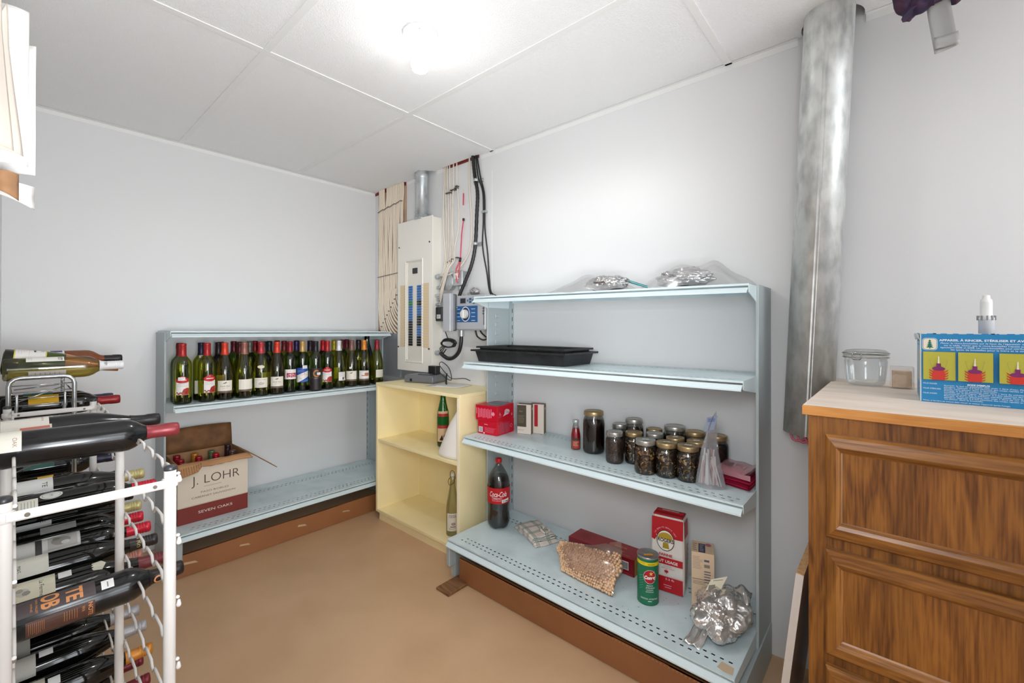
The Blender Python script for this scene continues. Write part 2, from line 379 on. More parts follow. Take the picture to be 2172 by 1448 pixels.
# ------------------------------------------------------------------ breaker panel
cream = mat('panel_cream', (238, 234, 225), rough=.38)
creamd = mat('panel_recess', (228, 224, 214), rough=.4)
tagm = mat('buff_label', (226, 205, 170), rough=.7)
pan = empty('breaker_panel', (.39, -.07, .865), 'tall cream electrical breaker panel with open breaker slot on back wall', 'breaker panel')
bx('panel_box', creamd, pan, .006, .354, .003, .07, .004, .955)
cv = MB()
def P4(z0, z1, x0, x1): cv.box(x0, x1, -.004, .003, z0, z1)
P4(0, .062, 0, .36); P4(.700, .96, 0, .36); P4(.062, .700, 0, .095); P4(.062, .700, .262, .36)
cv.build('cover', cream, pan)
rc = MB(); rc.box(.095, .262, .010, .014, .062, .700)
for (x0, x1, z0, z1) in ((.095, .101, .062, .70), (.256, .262, .062, .70)): rc.box(x0, x1, -.003, .012, z0, z1)
rc.box(.095, .262, -.003, .012, .694, .700).box(.095, .262, -.003, .012, .062, .070)
rc.build('recess', creamd, pan)
fr = MB()
for (x0, x1, z0, z1) in ((.088, .096, .055, .707), (.261, .269, .055, .707), (.0875, .2695, .699, .7085), (.0875, .2695, .0525, .063)): fr.box(x0, x1, -.0085-(.0003 if x0 == .0875 else 0), -.002, z0, z1, .002)
fr.build('raised_rim', cream, pan)
blk = mat('breaker_black', (28, 28, 30), .35); blu = mat('breaker_blue', (50, 110, 175), .4); grn = mat('breaker_green', (40, 130, 90), .4); whi = mat('breaker_label_white', (225, 225, 222), .5)
bx('main_breaker', blk, pan, .155, .205, -.002, .012, .618, .654, .003)
bx('breaker_strip', whi, pan, .155, .203, .006, .011, .165, .545)
rnd = random.Random(3)
k = 0
zz = .542
while zz > .17:
    for sx in (0, 1):
        top = zz > .165+.38*(.42 if sx == 0 else .40)
        mt = (blu if (zz > .325 if sx == 0 else not (.295 < zz < .36 or .425 < zz < .45 or zz < .225)) else blk)
        if abs(zz-.44) < .012 and sx == 0: mt = grn
        x0 = .115 if sx == 0 else .203
        b = MB().box(x0, x0+.040, -.001, .011, zz-.0145, zz-.001).box(x0+(.008 if sx == 0 else .018), x0+(.020 if sx == 0 else .032), -.006, 0, zz-.0115, zz-.0045)
        b.build('breaker', mt, pan)
    zz -= .0160
for x0, nm in ((.030, 0), (.272, 1)):
    A = Art(); A.rect(0, 0, .058, .40, tagm)
    for i in range(24): A.rect(.002, .004+i*.0165, .05, .0046+i*.0165, ink('b59a76'))
    for i in range(24): A.rect(.051 if nm == 0 else -.003, .008+i*.0165, .055 if nm == 0 else 0, .012+i*.0165, ink('5a5248'))
    A.put('circuit_label', pan, flat((x0, -.0041, .150), (1, 0, 0), (0, 0, 1)))
MB().cyl((.333, -.009, .145), (.333, -.003, .145), .005, 10).cyl((.012, -.008, .15), (.012, -.003, .15), .005, 10).cyl((.335, -.008, .80), (.335, -.003, .80), .005, 10).cyl((.018, -.008, .80), (.018, -.003, .80), .004, 10).build('screw', mat('steel_dark', (90, 86, 80), .35, 1), pan)
# connectors on the right side of the panel
for nm, (zz, yy) in enumerate(((1.452, -.035), (1.385, -.03), (1.335, -.04), (1.31, -.03), (1.28, -.035), (1.2, -.035), (1.19, -.03), (.985, -.035))):
    s = MB().cyl((.744-.39, yy+.07, zz-.865), (.764-.39, yy+.07, zz-.865), .016 if nm in (0, 7) else .011, 10)
    s.cyl((.762-.39, yy+.07, zz-.865), (.782-.39, yy+.07, zz-.865), .012 if nm in (0, 7) else .008, 8).build('cable_connector', galv2, pan)
# bare grey metal backing seen below and left of the panel
gb = empty('metal_trough', (.05, 0, .81), 'grey sheet metal box behind the lower left of the breaker panel', 'metal box')
bx('metal_box', mat('grey_sheet_metal', (150, 153, 158), .35, .3), gb, 0, .335, -.05, 0, 0, .29)
bx('metal_strip', mat('grey_sheet_metal', (150, 153, 158)), gb, .335, .69, -.045, 0, .0, .050)
bx('fold', mat('grey_sheet_metal', (150, 153, 158)), gb, .0, .335, -.054, -.05, .24, .25)
# plywood strip behind the cream cables
tag(bx('backing_board', mat('plywood_warm', (196, 166, 138), .6, var=.3, vscale=9), None, .045, .385, -.004, 0, 1.02, 2.10), 'narrow bare plywood strip behind the cream cable bundle', 'board')
tag(bx('backing_board', wallm, None, .79, 1.182, -.0018, 0, .80, 2.012), 'white-painted board behind the cables right of the breaker panel', 'board')

# ------------------------------------------------------------------ cables
cab = mat('cream_cable', (236, 222, 202), .45); cabd = mat('cream_cable_shaded', (205, 188, 165), .45)
ORD = 'first second third fourth fifth sixth seventh eighth ninth tenth eleventh twelfth thirteenth fourteenth fifteenth sixteenth seventeenth'.split()
grp = 'cream cables dropping to the breaker panel'
rnd = random.Random(5)
for i in range(17):
    x = .070+i*.0178; j = lambda a: rnd.uniform(-a, a)
    r = .0068 if i % 3 else .006
    xt = x+(.028 if 3 < i < 7 else 0)*0
    top = .085+i*.0172 if i > 4 else .075+i*.014
    Rr = .395-x; zt = .93+.0275*i
    pts = [(top, -.013, 2.135), (top+j(.002), -.012, 2.06), (x+j(.002), -.012, 1.97), (x+j(.005), -.014, 1.85), (x+j(.006), -.012, 1.7), (x+j(.005), -.013, 1.55), (x+j(.004), -.011, 1.42)]
    if zt+Rr < 1.38: pts.append((x+j(.003), -.012, zt+Rr+.04))
    for a in (180, 205, 230, 255, 270):
        pts.append((.395+Rr*cos(R(a)) if a < 265 else .40, -.012-.0012*(i % 4), zt+Rr*1.0+Rr*sin(R(a))))
    o = MB().tube(smoothpath(pts, 4), r, 6).build('electrical_cable', cab)
    tag(o, ORD[i]+' cream cable from the left in the bundle left of the breaker panel', 'cable', grp)
st = MB()
for i in range(17):
    x = .070+i*.0178
    for z in (1.965+.002*(i % 4)+i*.002, 1.50+.001*i): st.box(x-.009, x+.009, -.0225, -.0195, z-.002, z+.002)
for i in range(12):
    x = .09+i*.023; z = 1.12+i*.027; st.box(x-.007, x+.010, -.0225, -.0195, z-.003, z+.003)
tag(st.build('cable_staples', mat('staple_grey', (105, 98, 92), .4, .7)), 'small grey staples pinning the cream cable bundle', 'staples', kind='stuff')
st = MB()
for x, z in ((.82, 1.955), (.84, 1.955), (.86, 1.965), (.885, 1.965), (.90, 1.97), (.905, 1.98), (.83, 1.535), (.85, 1.54), (.87, 1.55), (.91, 1.555)):
    st.box(x-.009, x+.009, -.022, -.004, z-.003, z+.003)
tag(st.build('cable_staples', mat('staple_grey', (105, 98, 92))), 'small grey staples on thin white wires right of the panel', 'staples', kind='stuff')
thin = mat('white_wire', (224, 214, 200), .4)
for i, (xt, xm, xb, z1) in enumerate(((.785, .78, .80, 1.60), (.80, .80, .815, 1.6), (.815, .825, .835, 1.6), (.835, .845, .85, 1.6), (.87, .865, .87, 1.62), (.90, .91, .885, 1.62), (1.01, 1.02, 1.00, 1.58))):
    pts = [(xt, -.010, 2.13), (xt, -.010, 2.0), (xm, -.011, 1.93), (xm+.01*(i % 2), -.012, 1.75), (xb, -.013, z1), (xb+.005, -.02, 1.54), (.80+.012*i if i < 6 else .93, -.03-.003*i, 1.475), (.775, -.036, [1.452, 1.452, 1.385, 1.335, 1.31, 1.28, 1.452][i])]
    if i == 6: pts = [(xt, -.01, 2.13), (1.01, -.011, 1.96), (1.03, -.012, 1.75), (1.02, -.013, 1.6), (.97, -.02, 1.52), (.90, -.035, 1.465), (.785, -.036, 1.452)]
    tag(MB().tube(smoothpath(pts, 5), .005 if i in (0, 6) else .0038, 6).build('white_wire', thin), ORD[i]+' thin off-white wire from the left, right of the breaker panel', 'cable', 'off-white wires right of the panel')
red = empty('red_wire', (0, 0, 0), 'thin red wire hanging into the square junction box', 'wire')
MB().tube(smoothpath([(.955, -.008, 1.955), (.957, -.008, 1.85), (.957, -.008, 1.77)], 4), .0016, 6).build('string', thin, red)
MB().tube(smoothpath([(.957, -.008, 1.93), (.956, -.009, 1.86)], 3), .0035, 6).tube(smoothpath([(.957, -.008, 1.772), (.945, -.010, 1.70), (.94, -.011, 1.63), (.945, -.02, 1.545)], 5), .0032, 6).build('insulation', mat('wire_red', (214, 52, 88), .4), red)
MB().tube([(.957, -.008, 1.782), (.957, -.008, 1.768)], .0065, 8).tube([(.945, -.02, 1.55), (.943, -.024, 1.525)], .007, 8).build('clip', mat('black_plastic', (26, 26, 28), .35), red)
MB().tube(smoothpath([(.943, -.024, 1.53), (.93, -.04, 1.48), (.95, -.055, 1.42), (.955, -.05, 1.40)], 5), .004, 6).tube(smoothpath([(.945, -.022, 1.53), (.96, -.045, 1.47), (.965, -.055, 1.43)], 5), .004, 6).build('wire_tail', mat('wire_pinkred', (206, 84, 96), .4), red)
# junction boxes
jb = empty('round_junction_box', (.845, 0, 1.415), 'round galvanised junction box cover beside the breaker panel', 'junction box')
MB().lathe([(.052, 0), (.052, .034), (.055, .035), (.055, .038), (0, .038)], 28, Matrix.Rotation(R(90), 4, 'X')).build('box_body', galv2, jb)
MB().cyl((-.028, -.0378, .02), (-.028, -.0405, .02), .004, 8).cyl((.028, -.0378, -.02), (.028, -.0405, -.02), .004, 8).build('screw', galv2, jb)
jb = empty('square_junction_box', (.945, 0, 1.427), 'square galvanised junction box with a switch and red wires', 'junction box')
MB().box(-.042, .042, -.045, 0, -.042, .042, .003).build('box_body', galv2, jb)
bx('toggle', mat('white_plastic', (232, 232, 230), .3), jb, -.02, .012, -.052, -.044, -.005, .03, .003)
MB().cyl((0, -.02, -.045), (0, -.02, -.062), .012, 8).cyl((-.012, -.02, -.062), (.02, -.02, -.066), .008, 8).build('cable_connector', galv2, jb)
# black conduit and its clamps
blkr = mat('black_rubber', (32, 30, 31), .38)
bc = empty('black_conduit', (0, 0, 0), 'thick black ribbed conduit curving down to the irrigation controller', 'conduit')
path = smoothpath([(1.045, -.018, 2.14), (1.052, -.02, 2.09), (1.068, -.022, 1.995), (1.093, -.026, 1.90), (1.088, -.026, 1.79), (1.075, -.026, 1.607), (1.05, -.03, 1.50), (1.01, -.04, 1.41), (.975, -.05, 1.335), (.965, -.05, 1.30)], 10)
MB().tube(path, .0095, 12, rf=lambda i: .0108 if (i % 2) else .0095).build('conduit_tube', blkr, bc)
for z, x in ((1.975, 1.08), (1.615, 1.075)):
    MB().box(x-.04, x+.04, -.006, -.002, z-.011, z+.011).lathe([(.0125, -.008), (.014, -.008), (.014, .008), (.0125, .008)], 16, Matrix.Translation((x, -.025, z))).cyl((x-.03, -.012, z), (x-.03, -.004, z), .006, 8).cyl((x+.03, -.012, z), (x+.03, -.004, z), .006, 8).build('clamp', galv2, bc)
for k, pts in enumerate(([(1.065, -.015, 2.14), (1.09, -.02, 2.0), (1.125, -.016, 1.9), (1.128, -.014, 1.75), (1.122, -.014, 1.60), (1.155, -.014, 1.45), (1.185, -.02, 1.335), (1.235, -.03, 1.30), (1.262, -.03, 1.22), (1.245, -.04, 1.13), (1.19, -.06, 1.075), (1.13, -.06, 1.09), (1.115, -.06, 1.125)],
                         [(1.07, -.012, 2.14), (1.10, -.012, 2.0), (1.135, -.012, 1.88), (1.138, -.012, 1.7), (1.16, -.012, 1.55), (1.172, -.012, 1.42), (1.192, -.016, 1.335), (1.25, -.024, 1.30), (1.275, -.024, 1.2), (1.26, -.03, 1.12), (1.22, -.06, 1.085), (1.17, -.06, 1.105), (1.15, -.06, 1.125)])):
    tag(MB().tube(smoothpath(pts, 6), .0042, 8).build('black_cable', blkr), ['black cable looping round the controller, the inner of two', 'black cable looping round the controller, the outer of two'][k], 'cable')
MB().box(1.118, 1.150, -.022, -.003, 1.783, 1.795).build('clamp', galv2, bc)
lp = empty('conduit_loop', (0, 0, 0), 'short black corrugated hose from controller underside back to the panel', 'hose')
MB().tube(smoothpath([(.992, -.055, 1.10), (.992, -.058, 1.05), (.975, -.06, 1.0), (.93, -.06, .966), (.88, -.058, .958), (.83, -.052, .972), (.795, -.042, .985)], 10), .0105, 12, rf=lambda i: .0118 if i % 2 else .0105).build('hose', blkr, lp)
MB().cyl((.992, -.055, 1.125), (.992, -.055, 1.09), .017, 10).build('fitting', galv2, lp)
ad = empty('power_adapter', (.755, -.012, 1.225), 'small black plug-in transformer with white sticker beside the panel', 'adapter')
MB().box(-.004, .058, -.038, .008, -.046, .04, .004).build('adapter_body', mat('black_plastic', (26, 26, 28), .35), ad)
A = Art().rect(0, 0, .036, .024, ink('d8d8d8')).lines(.003, .004, .033, .02, 3, ink('777777')); A.put('sticker', ad, flat((.01, -.0383, -.03), (1, 0, 0), (0, 0, 1)))
co = MB()
for k in range(7):
    ph = k*.9; cx, cz = .845+.004*sin(ph), 1.045+.004*cos(ph)
    pts = [(cx+(.062+.004*sin(2*k))*cos(t)+.006*sin(3*t+k), -.022-.004*(k % 4), cz+(.022+.004*cos(k))*sin(t)) for t in [2*pi*i/20 for i in range(20)]]
    co.tube(pts, .0028, 6, closed=True)
co.tube(smoothpath([(.80, -.02, 1.18), (.81, -.02, 1.12), (.835, -.02, 1.07)], 5), .0028, 6)
for k in range(3): co.tube(smoothpath([(.79+.01*k, -.02, 1.03), (.765+.01*k, -.025, 1.01-.01*k), (.79, -.025, .985-.004*k), (.83, -.03, 1.01)], 5), .0028, 6)
tag(co.build('coiled_cord', blkr), 'thin black cord coiled below the small transformer', 'cord')

# ------------------------------------------------------------------ irrigation controller
gy_ = mat('controller_grey', (176, 179, 184), .3); gyd = mat('controller_dark', (86, 88, 94), .4)
ic = empty('irrigation_controller', (.985, 0, 1.125), 'grey irrigation controller with blue dial panel and open door', 'controller')
MB().box(0, .245, -.10, 0, 0, .195, .018, seg=3).build('housing', gy_, ic)
A = Art(); dk = mat('dial_panel_blue', (28, 88, 146), .3)
A.rect(.0, .045, .178, .135, dk)
A.ring(.082, .090, .036, .032, ink('e6e6e6'), 32, 1.15); A.disc(.082, .09, .031, .036, ink('1c3350'), 28)
for k in range(8):
    a = R(60-17*k); A.rect(.13, .055+.021*(k % 4)-.002, .13+.03, .057+.021*(k % 4)-.001, ink('c4d6e6')) if k < 4 else A.rect(.015, .055+.021*(k % 4)-.002, .04, .057+.021*(k % 4)-.001, ink('c4d6e6'))
A.rect(.012, .126, .018, .131, ink('e6e6e6'))
A.rect(.038, .148, .088, .180, ink('8b9096')); A.rect(.042, .151, .084, .177, ink('242a30'))
for u, v, a, b in ((.122, .172, .012, .006), (.122, .156, .012, .006), (.102, .164, .006, .006), (.142, .164, .006, .006), (.15, .150, .010, .005)): A.rect(u-a/1.3, v-b, u+a/1.3, v+b, ink('2c5a86'))
A.put('face_panel', ic, flat((.008, -.1005, 0), (1, 0, 0), (0, 0, 1)))
MB().cyl((.090, -.100, .090), (.090, -.118, .090), .025, 24).box(.084, .096, -.124, -.112, .068, .112, .003).build('dial', mat('dial_white', (216, 216, 212), .35), ic)
MB().box(.232, .238, -.104, -.1, .03, .15, .001).cyl((.2335, -.1, .118), (.2335, -.107, .118), .005, 8).cyl((.2335, -.1, .104), (.2335, -.107, .104), .005, 8).cyl((.2335, -.1, .09), (.2335, -.107, .09), .005, 8).build('latch', gyd, ic)
MB().box(-.047, .018, -.150, -.122, -.008, .208, .010, seg=3).build('door', gy_, ic)
MB().box(-.043, .0195, -.122, -.095, -.004, .204, .006).build('door_liner', gyd, ic)
MB().cyl((.06, -.03, .195), (.06, -.03, .215), .02, 10).build('knockout', galv2, ic)
fo = bmesh.new(); bmesh.ops.create_icosphere(fo, subdivisions=3, radius=.03)
for v in fo.verts:
    n_ = noise.noise(v.co*70)*.006; v.co = v.co*(1+n_/.03); v.co.z *= .75
k_ = MB(); k_.add(fo); tag(k_.build('foil_ball', mat('crumpled_foil', (196, 196, 196), .22, 1, bump=.5, bscale=90), None, (1.10, -.052, 1.341)), 'crumpled foil ball resting on top of the grey controller', 'foil')
# shared boards / wood bits
# ------------------------------------------------------------------ metal shelving units
shm = mat('shelf_blue_grey', (212, 226, 229), rough=.38, spec=.5, bump=.03, bscale=30)
shmd = mat('shelf_upright_grey', (172, 182, 183), rough=.4)
shmw = mat('shelf_worn_deck', (212, 228, 232), rough=.36, var=.5, vscale=9, vcol=(198, 214, 218), bump=.03, bscale=30)
brn = mat('brown_kick_paint', (152, 100, 62), rough=.42, bump=.05, bscale=15, var=.15, vscale=5)
slotm = mat('slot_dark', (52, 54, 54), rough=.7)
def deck_mesh(mb, y0, y1, rows, L=1.2, pitch=.0240, hw=.0105, hh=.0055):
    ys = [y0]; 
    for r_ in sorted(rows): ys += [r_-hh/2, r_+hh/2]
    ys.append(y1)
    for k in range(len(ys)-1):
        a, b = ys[k], ys[k+1]
        if k % 2 == 0:
            mb.face([mb.v(0, a, 0), mb.v(L, a, 0), mb.v(L, b, 0), mb.v(0, b, 0)])
        else:
            n = int((L-.05)/pitch); x = .025; prev = 0
            off = pitch/2 if (k//2) % 2 else 0
            for i in range(n):
                c = x+i*pitch+off
                mb.face([mb.v(prev, a, 0), mb.v(c-hw/2, a, 0), mb.v(c-hw/2, b, 0), mb.v(prev, b, 0)]); prev = c+hw/2
            mb.face([mb.v(prev, a, 0), mb.v(L, a, 0), mb.v(L, b, 0), mb.v(prev, b, 0)])
def shelf(parent, depth, z0, z1, rows, L=1.2):
    """sheet-metal shelf: perforated deck, turned-down edges, end brackets, slanted price rail"""
    mb = MB(); yb = .012
    deck_mesh(mb, yb, depth, rows, L)
    for y, d in ((yb, .022), (depth, .0065)): mb.face([mb.v(0, y, 0), mb.v(L, y, 0), mb.v(L, y, -d), mb.v(0, y, -d)])
    mb.face([mb.v(0, depth, -.0065), mb.v(L, depth, -.0065), mb.v(L, depth-.012, -.0068), mb.v(0, depth-.012, -.0068)])
    o = mb.build('shelf', shmw, parent, (0, 0, z0), (0, -math.atan((z1-z0)/L), 0), recalc=False)
    for x in (0.001, L-.001):
        e = MB()
        pts = [(.012, -.001), (depth-.001, -.001), (depth-.001, -.026), (depth-.012, -.030), (.19, -.052), (.012, -.060)]
        e.prism([(p[0], p[1]) for p in pts], .002, M=Matrix.Translation((x-.001, 0, 0)) @ Matrix(((0, 0, 1, 0), (1, 0, 0, 0), (0, 1, 0, 0), (0, 0, 0, 1))))
        e.build('end_bracket', shm, o)
    r = MB(); pr_ = [(-.012, -.0125), (.000, -.0125), (.0148, -.0250), (.0150, -.0295), (.011, -.0295), (.0108, -.0270), (-.002, -.0158), (-.012, -.0158)]
    pr_ = [(depth+a, b) for a, b in pr_]
    r.prism(pr_, L-.006, M=Matrix.Translation((.003, 0, 0)) @ Matrix(((0, 0, 1, 0), (1, 0, 0, 0), (0, 1, 0, 0), (0, 0, 0, 1))))
    r.build('price_rail', shm, o)
    return o
def upright(parent, x, h, side, depth=.19):
    o = MB().box(x-.0035, x+.0035, .0005, depth-.001, 0, h).box(min(x, x+side*.012), max(x, x+side*.012), 0, .03, 0, h-.001).box(x-.0045, x+.0045, depth-.006, depth, .001, h-.0005, .001).build('upright', shmd, parent)
    t0 = MB().box(-.0025, .0025, -.0125, .0125, -.010, .010, .0015).build('tab', shmd, o, (x+side*.0055, .125, h-.08))
    z = h-.08-.0435
    while z > .25:
        c = t0.copy(); COL.objects.link(c); c.location = (x+side*.0055, .125, z); z -= .0435
    s = MB(); z = h-.05
    while z > .22: s.box(x+side*.0122-.0004, x+side*.0122+.0004, .012, .016, z-.011, z+.011); z -= .0435
    s.build('slots', slotm, o)
    return o
def unit(name, loc, rz, label, h, shelves, base, kick):
    u = empty(name, loc, label, 'shelving unit', rz=rz)
    upright(u, -.002, h, 1); upright(u, 1.202, h, -1)
    for a in shelves: shelf(u, *a)
    d, z0, z1, rows = base
    o = shelf(u, d, z0, z1, rows); o.name = 'base_shelf'
    ky, kh, x0, x1 = kick
    k = MB().box(x0, x1, ky-.004, ky, .002, kh).box(x0, x1, ky-.010, ky, kh-.002, kh)
    k.build('kick_plate', brn, u)
    n = MB(); 
    x = x0+.01
    while x < x1: n.box(x, x+.006, ky-.001, ky+.0006, kh-.008, kh-.003); x += .0127
    if 'grocer' in label: tag(n.build('kick_notches', mat('notch_tan', (172, 118, 78), .6), u), kind='stuff')
    else: n.b.free()
    for x in (-.01, 1.178): MB().box(x, x+.032, .02, d-.03, 0, z0-.055).box(x+.004, x+.028, d-.04, d+.004, z0-.115, z0-.030, .003).build('base_foot', shmd, u)
    return u
UR = unit('shelving_unit', (2.533, 0, 0), pi, 'pale blue-grey metal shelving unit with open sides holding jars, trays and groceries', 1.279,
     [(.284, 1.276, 1.290, (.055, .078, .245, .266)), (.35, .985, .979, (.055, .078, .308, .331)), (.35, .6225, .629, (.055, .078, .308, .331))],
     (.447, .1745, .181, (.10, .123, .387, .411)), (.425, .104, 0, 1.145))
UL = unit('shelving_unit', (0, -.06, 0), -pi/2, 'pale blue-grey metal shelving unit on the left wall holding rows of wine bottles', 1.114,
     [(.284, 1.113, 1.122, (.055, .078, .245, .266)), (.352, .769, .773, (.055, .078, .308, .331))],
     (.437, .196, .199, (.10, .123, .378, .402)), (.425, .104, .18, 1.2))
# chips and marks on the shelving
ch = MB()
for (x, w_, h_) in ((.365, .05, .012), (.62, .05, .016), (.90, .05, .014), (1.12, .06, .016)): 
    ch.prism([(x, .05), (x+w_, .052+.006), (x+w_*.9, .052+h_), (x+w_*.2, .05+h_*.7)], .0006, M=Matrix(((1, 0, 0, 0), (0, 0, 1, .4252), (0, 1, 0, 0), (0, 0, 0, 1))))
ch.build('paint_scrape', mat('scrape_buff', (196, 165, 130), .7), UL)
ch = MB(); ch.prism([(.012, .405), (.045, .400), (.05, .43), (.03, .437), (.008, .435)], .0006, z0=.1753); ch.build('paint_chip', mat('chip_buff', (205, 180, 150), .7), UR)
ch = MB(); rnd = random.Random(4)
for k in range(26):
    x, y, a, l = rnd.uniform(.05, .85), rnd.uniform(.2, .37), rnd.uniform(0, 3), rnd.uniform(.002, .006)
    z = .1745+.0065*x/1.2+.0004
    ch.b.faces.new([ch.v(x-l*cos(a), y-l*sin(a), z), ch.v(x+.001, y-.001, z), ch.v(x+l*cos(a), y+l*sin(a), z), ch.v(x-.001, y+.0015, z)])
tag(ch.build('scuff_marks', mat('scuff', (70, 84, 90), .7), UR, recalc=False), kind='stuff')

# ------------------------------------------------------------------ pale yellow open cabinet
yel = mat('pale_yellow_paint', (255, 239, 188), rough=.45, var=.06, vscale=4, bump=.03, bscale=12)
yele = mat('pale_yellow_edge', (255, 243, 212), rough=.5)
yc = empty('open_cabinet', (.530, -.32, 0), 'pale yellow painted wooden open cabinet with two shelves, standing in the corner', 'cabinet')
WC = .742; DC = .316
bx('side_panel', yel, yc, 0, .017, .001, DC, .048, .795, .0008); bx('side_panel', yel, yc, WC-.017, WC, .001, DC, .0, .795, .0008)
bx('top_panel', yel, yc, -.001, WC+.001, 0, DC, .795, .812, .0015); bx('back_panel', yel, yc, .017, WC-.017, DC-.008, DC, .05, .795)
bx('shelf', yel, yc, .017, WC-.017, .004, DC-.008, .462, .478, .0008); bx('bottom_shelf', yel, yc, .0172, WC-.0172, .001, DC-.008, .046, .062, .0008)
bx('toe_kick', yel, yc, .022, WC-.017, .012, .028, 0, .046)
bx('edge_trim', yele, yc, WC-.0178, WC-.0003, -.0012, .0008, .02, .7945)

# ------------------------------------------------------------------ wooden base cabinet with worktop
wz = wood('oak_vertical', (142, 90, 34), (86, 46, 12)); wxh = wood('oak_horizontal', (150, 98, 40), (104, 60, 18), 'x', planks=False)
wzp = wood('oak_stile', (146, 94, 36), (98, 56, 16), 'z', planks=False)
wk = empty('drawer_cabinet', (2.730, -.66, 0), 'brown wood-grain drawer cabinet with framed drawer fronts at the right', 'cabinet')
bx('side_panel', wzp, wk, 0, .016, 0, .655, 0, .960); bx('face_frame', wz, wk, .0, 1.2, -.001, .015, .0, .960)
bx('carcass', wz, wk, .016, 1.2, .015, .655, .02, .955)
x0, x1 = .030, .62
def drawer(z0, z1):
    d = MB().box(x0+.026, x1-.026, -.012, -.001, z0+.030, z1-.030).build('drawer_front', wz, wk)
    Mx = Matrix(((1, 0, 0, 0), (0, 0, 1, 0), (0, 1, 0, 0), (0, 0, 0, 1)))
    def bar(pts, name, mt):
        """mitred moulding with a bevelled outer edge"""
        t = MB(); (a, b, c, e) = pts
        # outer edge a-b, inner edge e-c ; profile depth varies
        def P_(p, q, t_, dep): return (p[0]+(q[0]-p[0])*t_, dep, p[1]+(q[1]-p[1])*t_)
        prof = [(0, -.001), (0, -.012), (.12, -.018), (.62, -.021), (.80, -.018), (.88, -.014), (1, -.011), (1, -.001)]
        ra = [t.v(*P_(a, e, s_, dp)) for s_, dp in prof]; rb = [t.v(*P_(b, c, s_, dp)) for s_, dp in prof]
        for k in range(len(prof)-1): t.face([ra[k], ra[k+1], rb[k+1], rb[k]])
        t.face(ra); t.face(rb[::-1]); t.build(name, mt, d)
    i = .029; j = .037
    bar([(x0, z1), (x1, z1), (x1-i, z1-j), (x0+i, z1-j)], 'rail', wxh); bar([(x1, z0), (x0, z0), (x0+i, z0+j), (x1-i, z0+j)], 'rail', wxh)
    bar([(x0, z0), (x0, z1), (x0+i, z1-j), (x0+i, z0+j)], 'stile', wzp); bar([(x1, z1), (x1, z0), (x1-i, z0+j), (x1-i, z1-j)], 'stile', wzp)
drawer(.719, .926); drawer(.484, .695); drawer(.250, .461); drawer(.04, .227)
ct = empty('worktop', (2.720, -.670, .958), 'whitish worktop with an orange-brown wooden front edge on the drawer cabinet', 'worktop')
bx('top_board', mat('whitewashed_top', (232, 218, 204), .5, var=.25, vscale=4, vcol=(214, 196, 178), aniso=(1, 4, 1)), ct, .001, 1.25, .012, .668, .003, .020)
bx('front_edging', wood('orange_edge', (206, 142, 70), (190, 124, 52), 'x', planks=False, rough=.4), ct, 0, 1.25, 0, .012, .002, .0205, .001)
bx('side_edging', mat('whitewashed_top', (232, 218, 204)), ct, 0, .001, .012, .668, .002, .0205)
lb = empty('leaning_board', (2.624, -.50, 0), 'white melamine board with raw chipboard top, leaning against the drawer cabinet side', 'board')
lb.rotation_euler = (0, R(6.3), 0)
bx('melamine_face', mat('melamine_white', (226, 218, 210), .35), lb, 0, .0165, 0, .45, .002, .548)
bx('chipboard_edge', mat('chipboard_raw', (206, 160, 110), .85, bump=.8, bscale=220, var=.35, vscale=150), lb, .0, .0165, .001, .45, .548, .5500)
tag(MB().box(1.36, 1.443, -.535, -.405, 0, .012, .002).build('wood_offcut', wood('dark_offcut', (142, 100, 66), (100, 66, 40), 'x', planks=False, rough=.55)), 'small dark wood offcut lying on the floor at the shelving unit corner', 'wood offcut')
# ------------------------------------------------------------------ bottles
PROF = {
 'bordeaux': [(0, .010), (.020, .006), (.030, 0), (.0355, .003), (.0368, .010), (.0368, .185), (.0355, .197), (.031, .208), (.023, .219), (.0165, .228), (.0145, .237), (.0142, .262), (.0142, .288)],
 'burgundy': [(0, .010), (.022, .006), (.032, 0), (.0385, .003), (.0395, .010), (.0395, .135), (.0375, .158), (.032, .182), (.0255, .203), (.019, .224), (.0155, .240), (.0142, .262), (.0142, .288)],
}
def prof_r(kind, z, s=1.0):
    P = [(r*(s if r > .016 else 1), zz) for r, zz in PROF[kind]]
    for (r0, a), (r1, b) in zip(P, P[1:]):
        if a <= z <= b: return r0+(r1-r0)*(z-a)/max(b-a, 1e-9)
    return P[-1][0]
def capsule(kind, top, h=.062, screw=True, r=.0152, s=1.0):
    b = MB(); z0 = top-h
    pr = [(max(r, prof_r(kind, z0+k*(h-.030)/6, s)+.0007), z0+k*(h-.030)/6) for k in range(7)]
    if screw:
        for k in range(3): pr += [(r+.0004, top-.029+k*.006), (r-.0006, top-.027+k*.006), (r-.0006, top-.0255+k*.006), (r+.0004, top-.024+k*.006)]
    else: pr += [(r+.001, top-.026), (r+.001, top-.010)]
    pr += [(r, top-.002), (r-.002, top), (0, top)]
    return b.lathe(pr, 20)
glassg = clear('green_glass', (222, 224, 128), gloss=.05, edge=.55); glassd = clear('dark_green_glass', (176, 194, 124), gloss=.05, edge=.55)
glassb = clear('brown_green_glass', (216, 208, 150), gloss=.05, edge=.55); glassbase = clear('bottle_base_glass', (124, 134, 60), gloss=.05, edge=.5)
fullm = mat('full_red_wine_bottle', (14, 15, 13), rough=.08, spec=.55); fulld = mat('full_bottle_dusty', (20, 20, 21), rough=.16, spec=.5)
_capm = {}
def capmat(c, metal=.25, rough=.38):
    return mat('capsule_%d_%d_%d' % c, c, rough, metal)
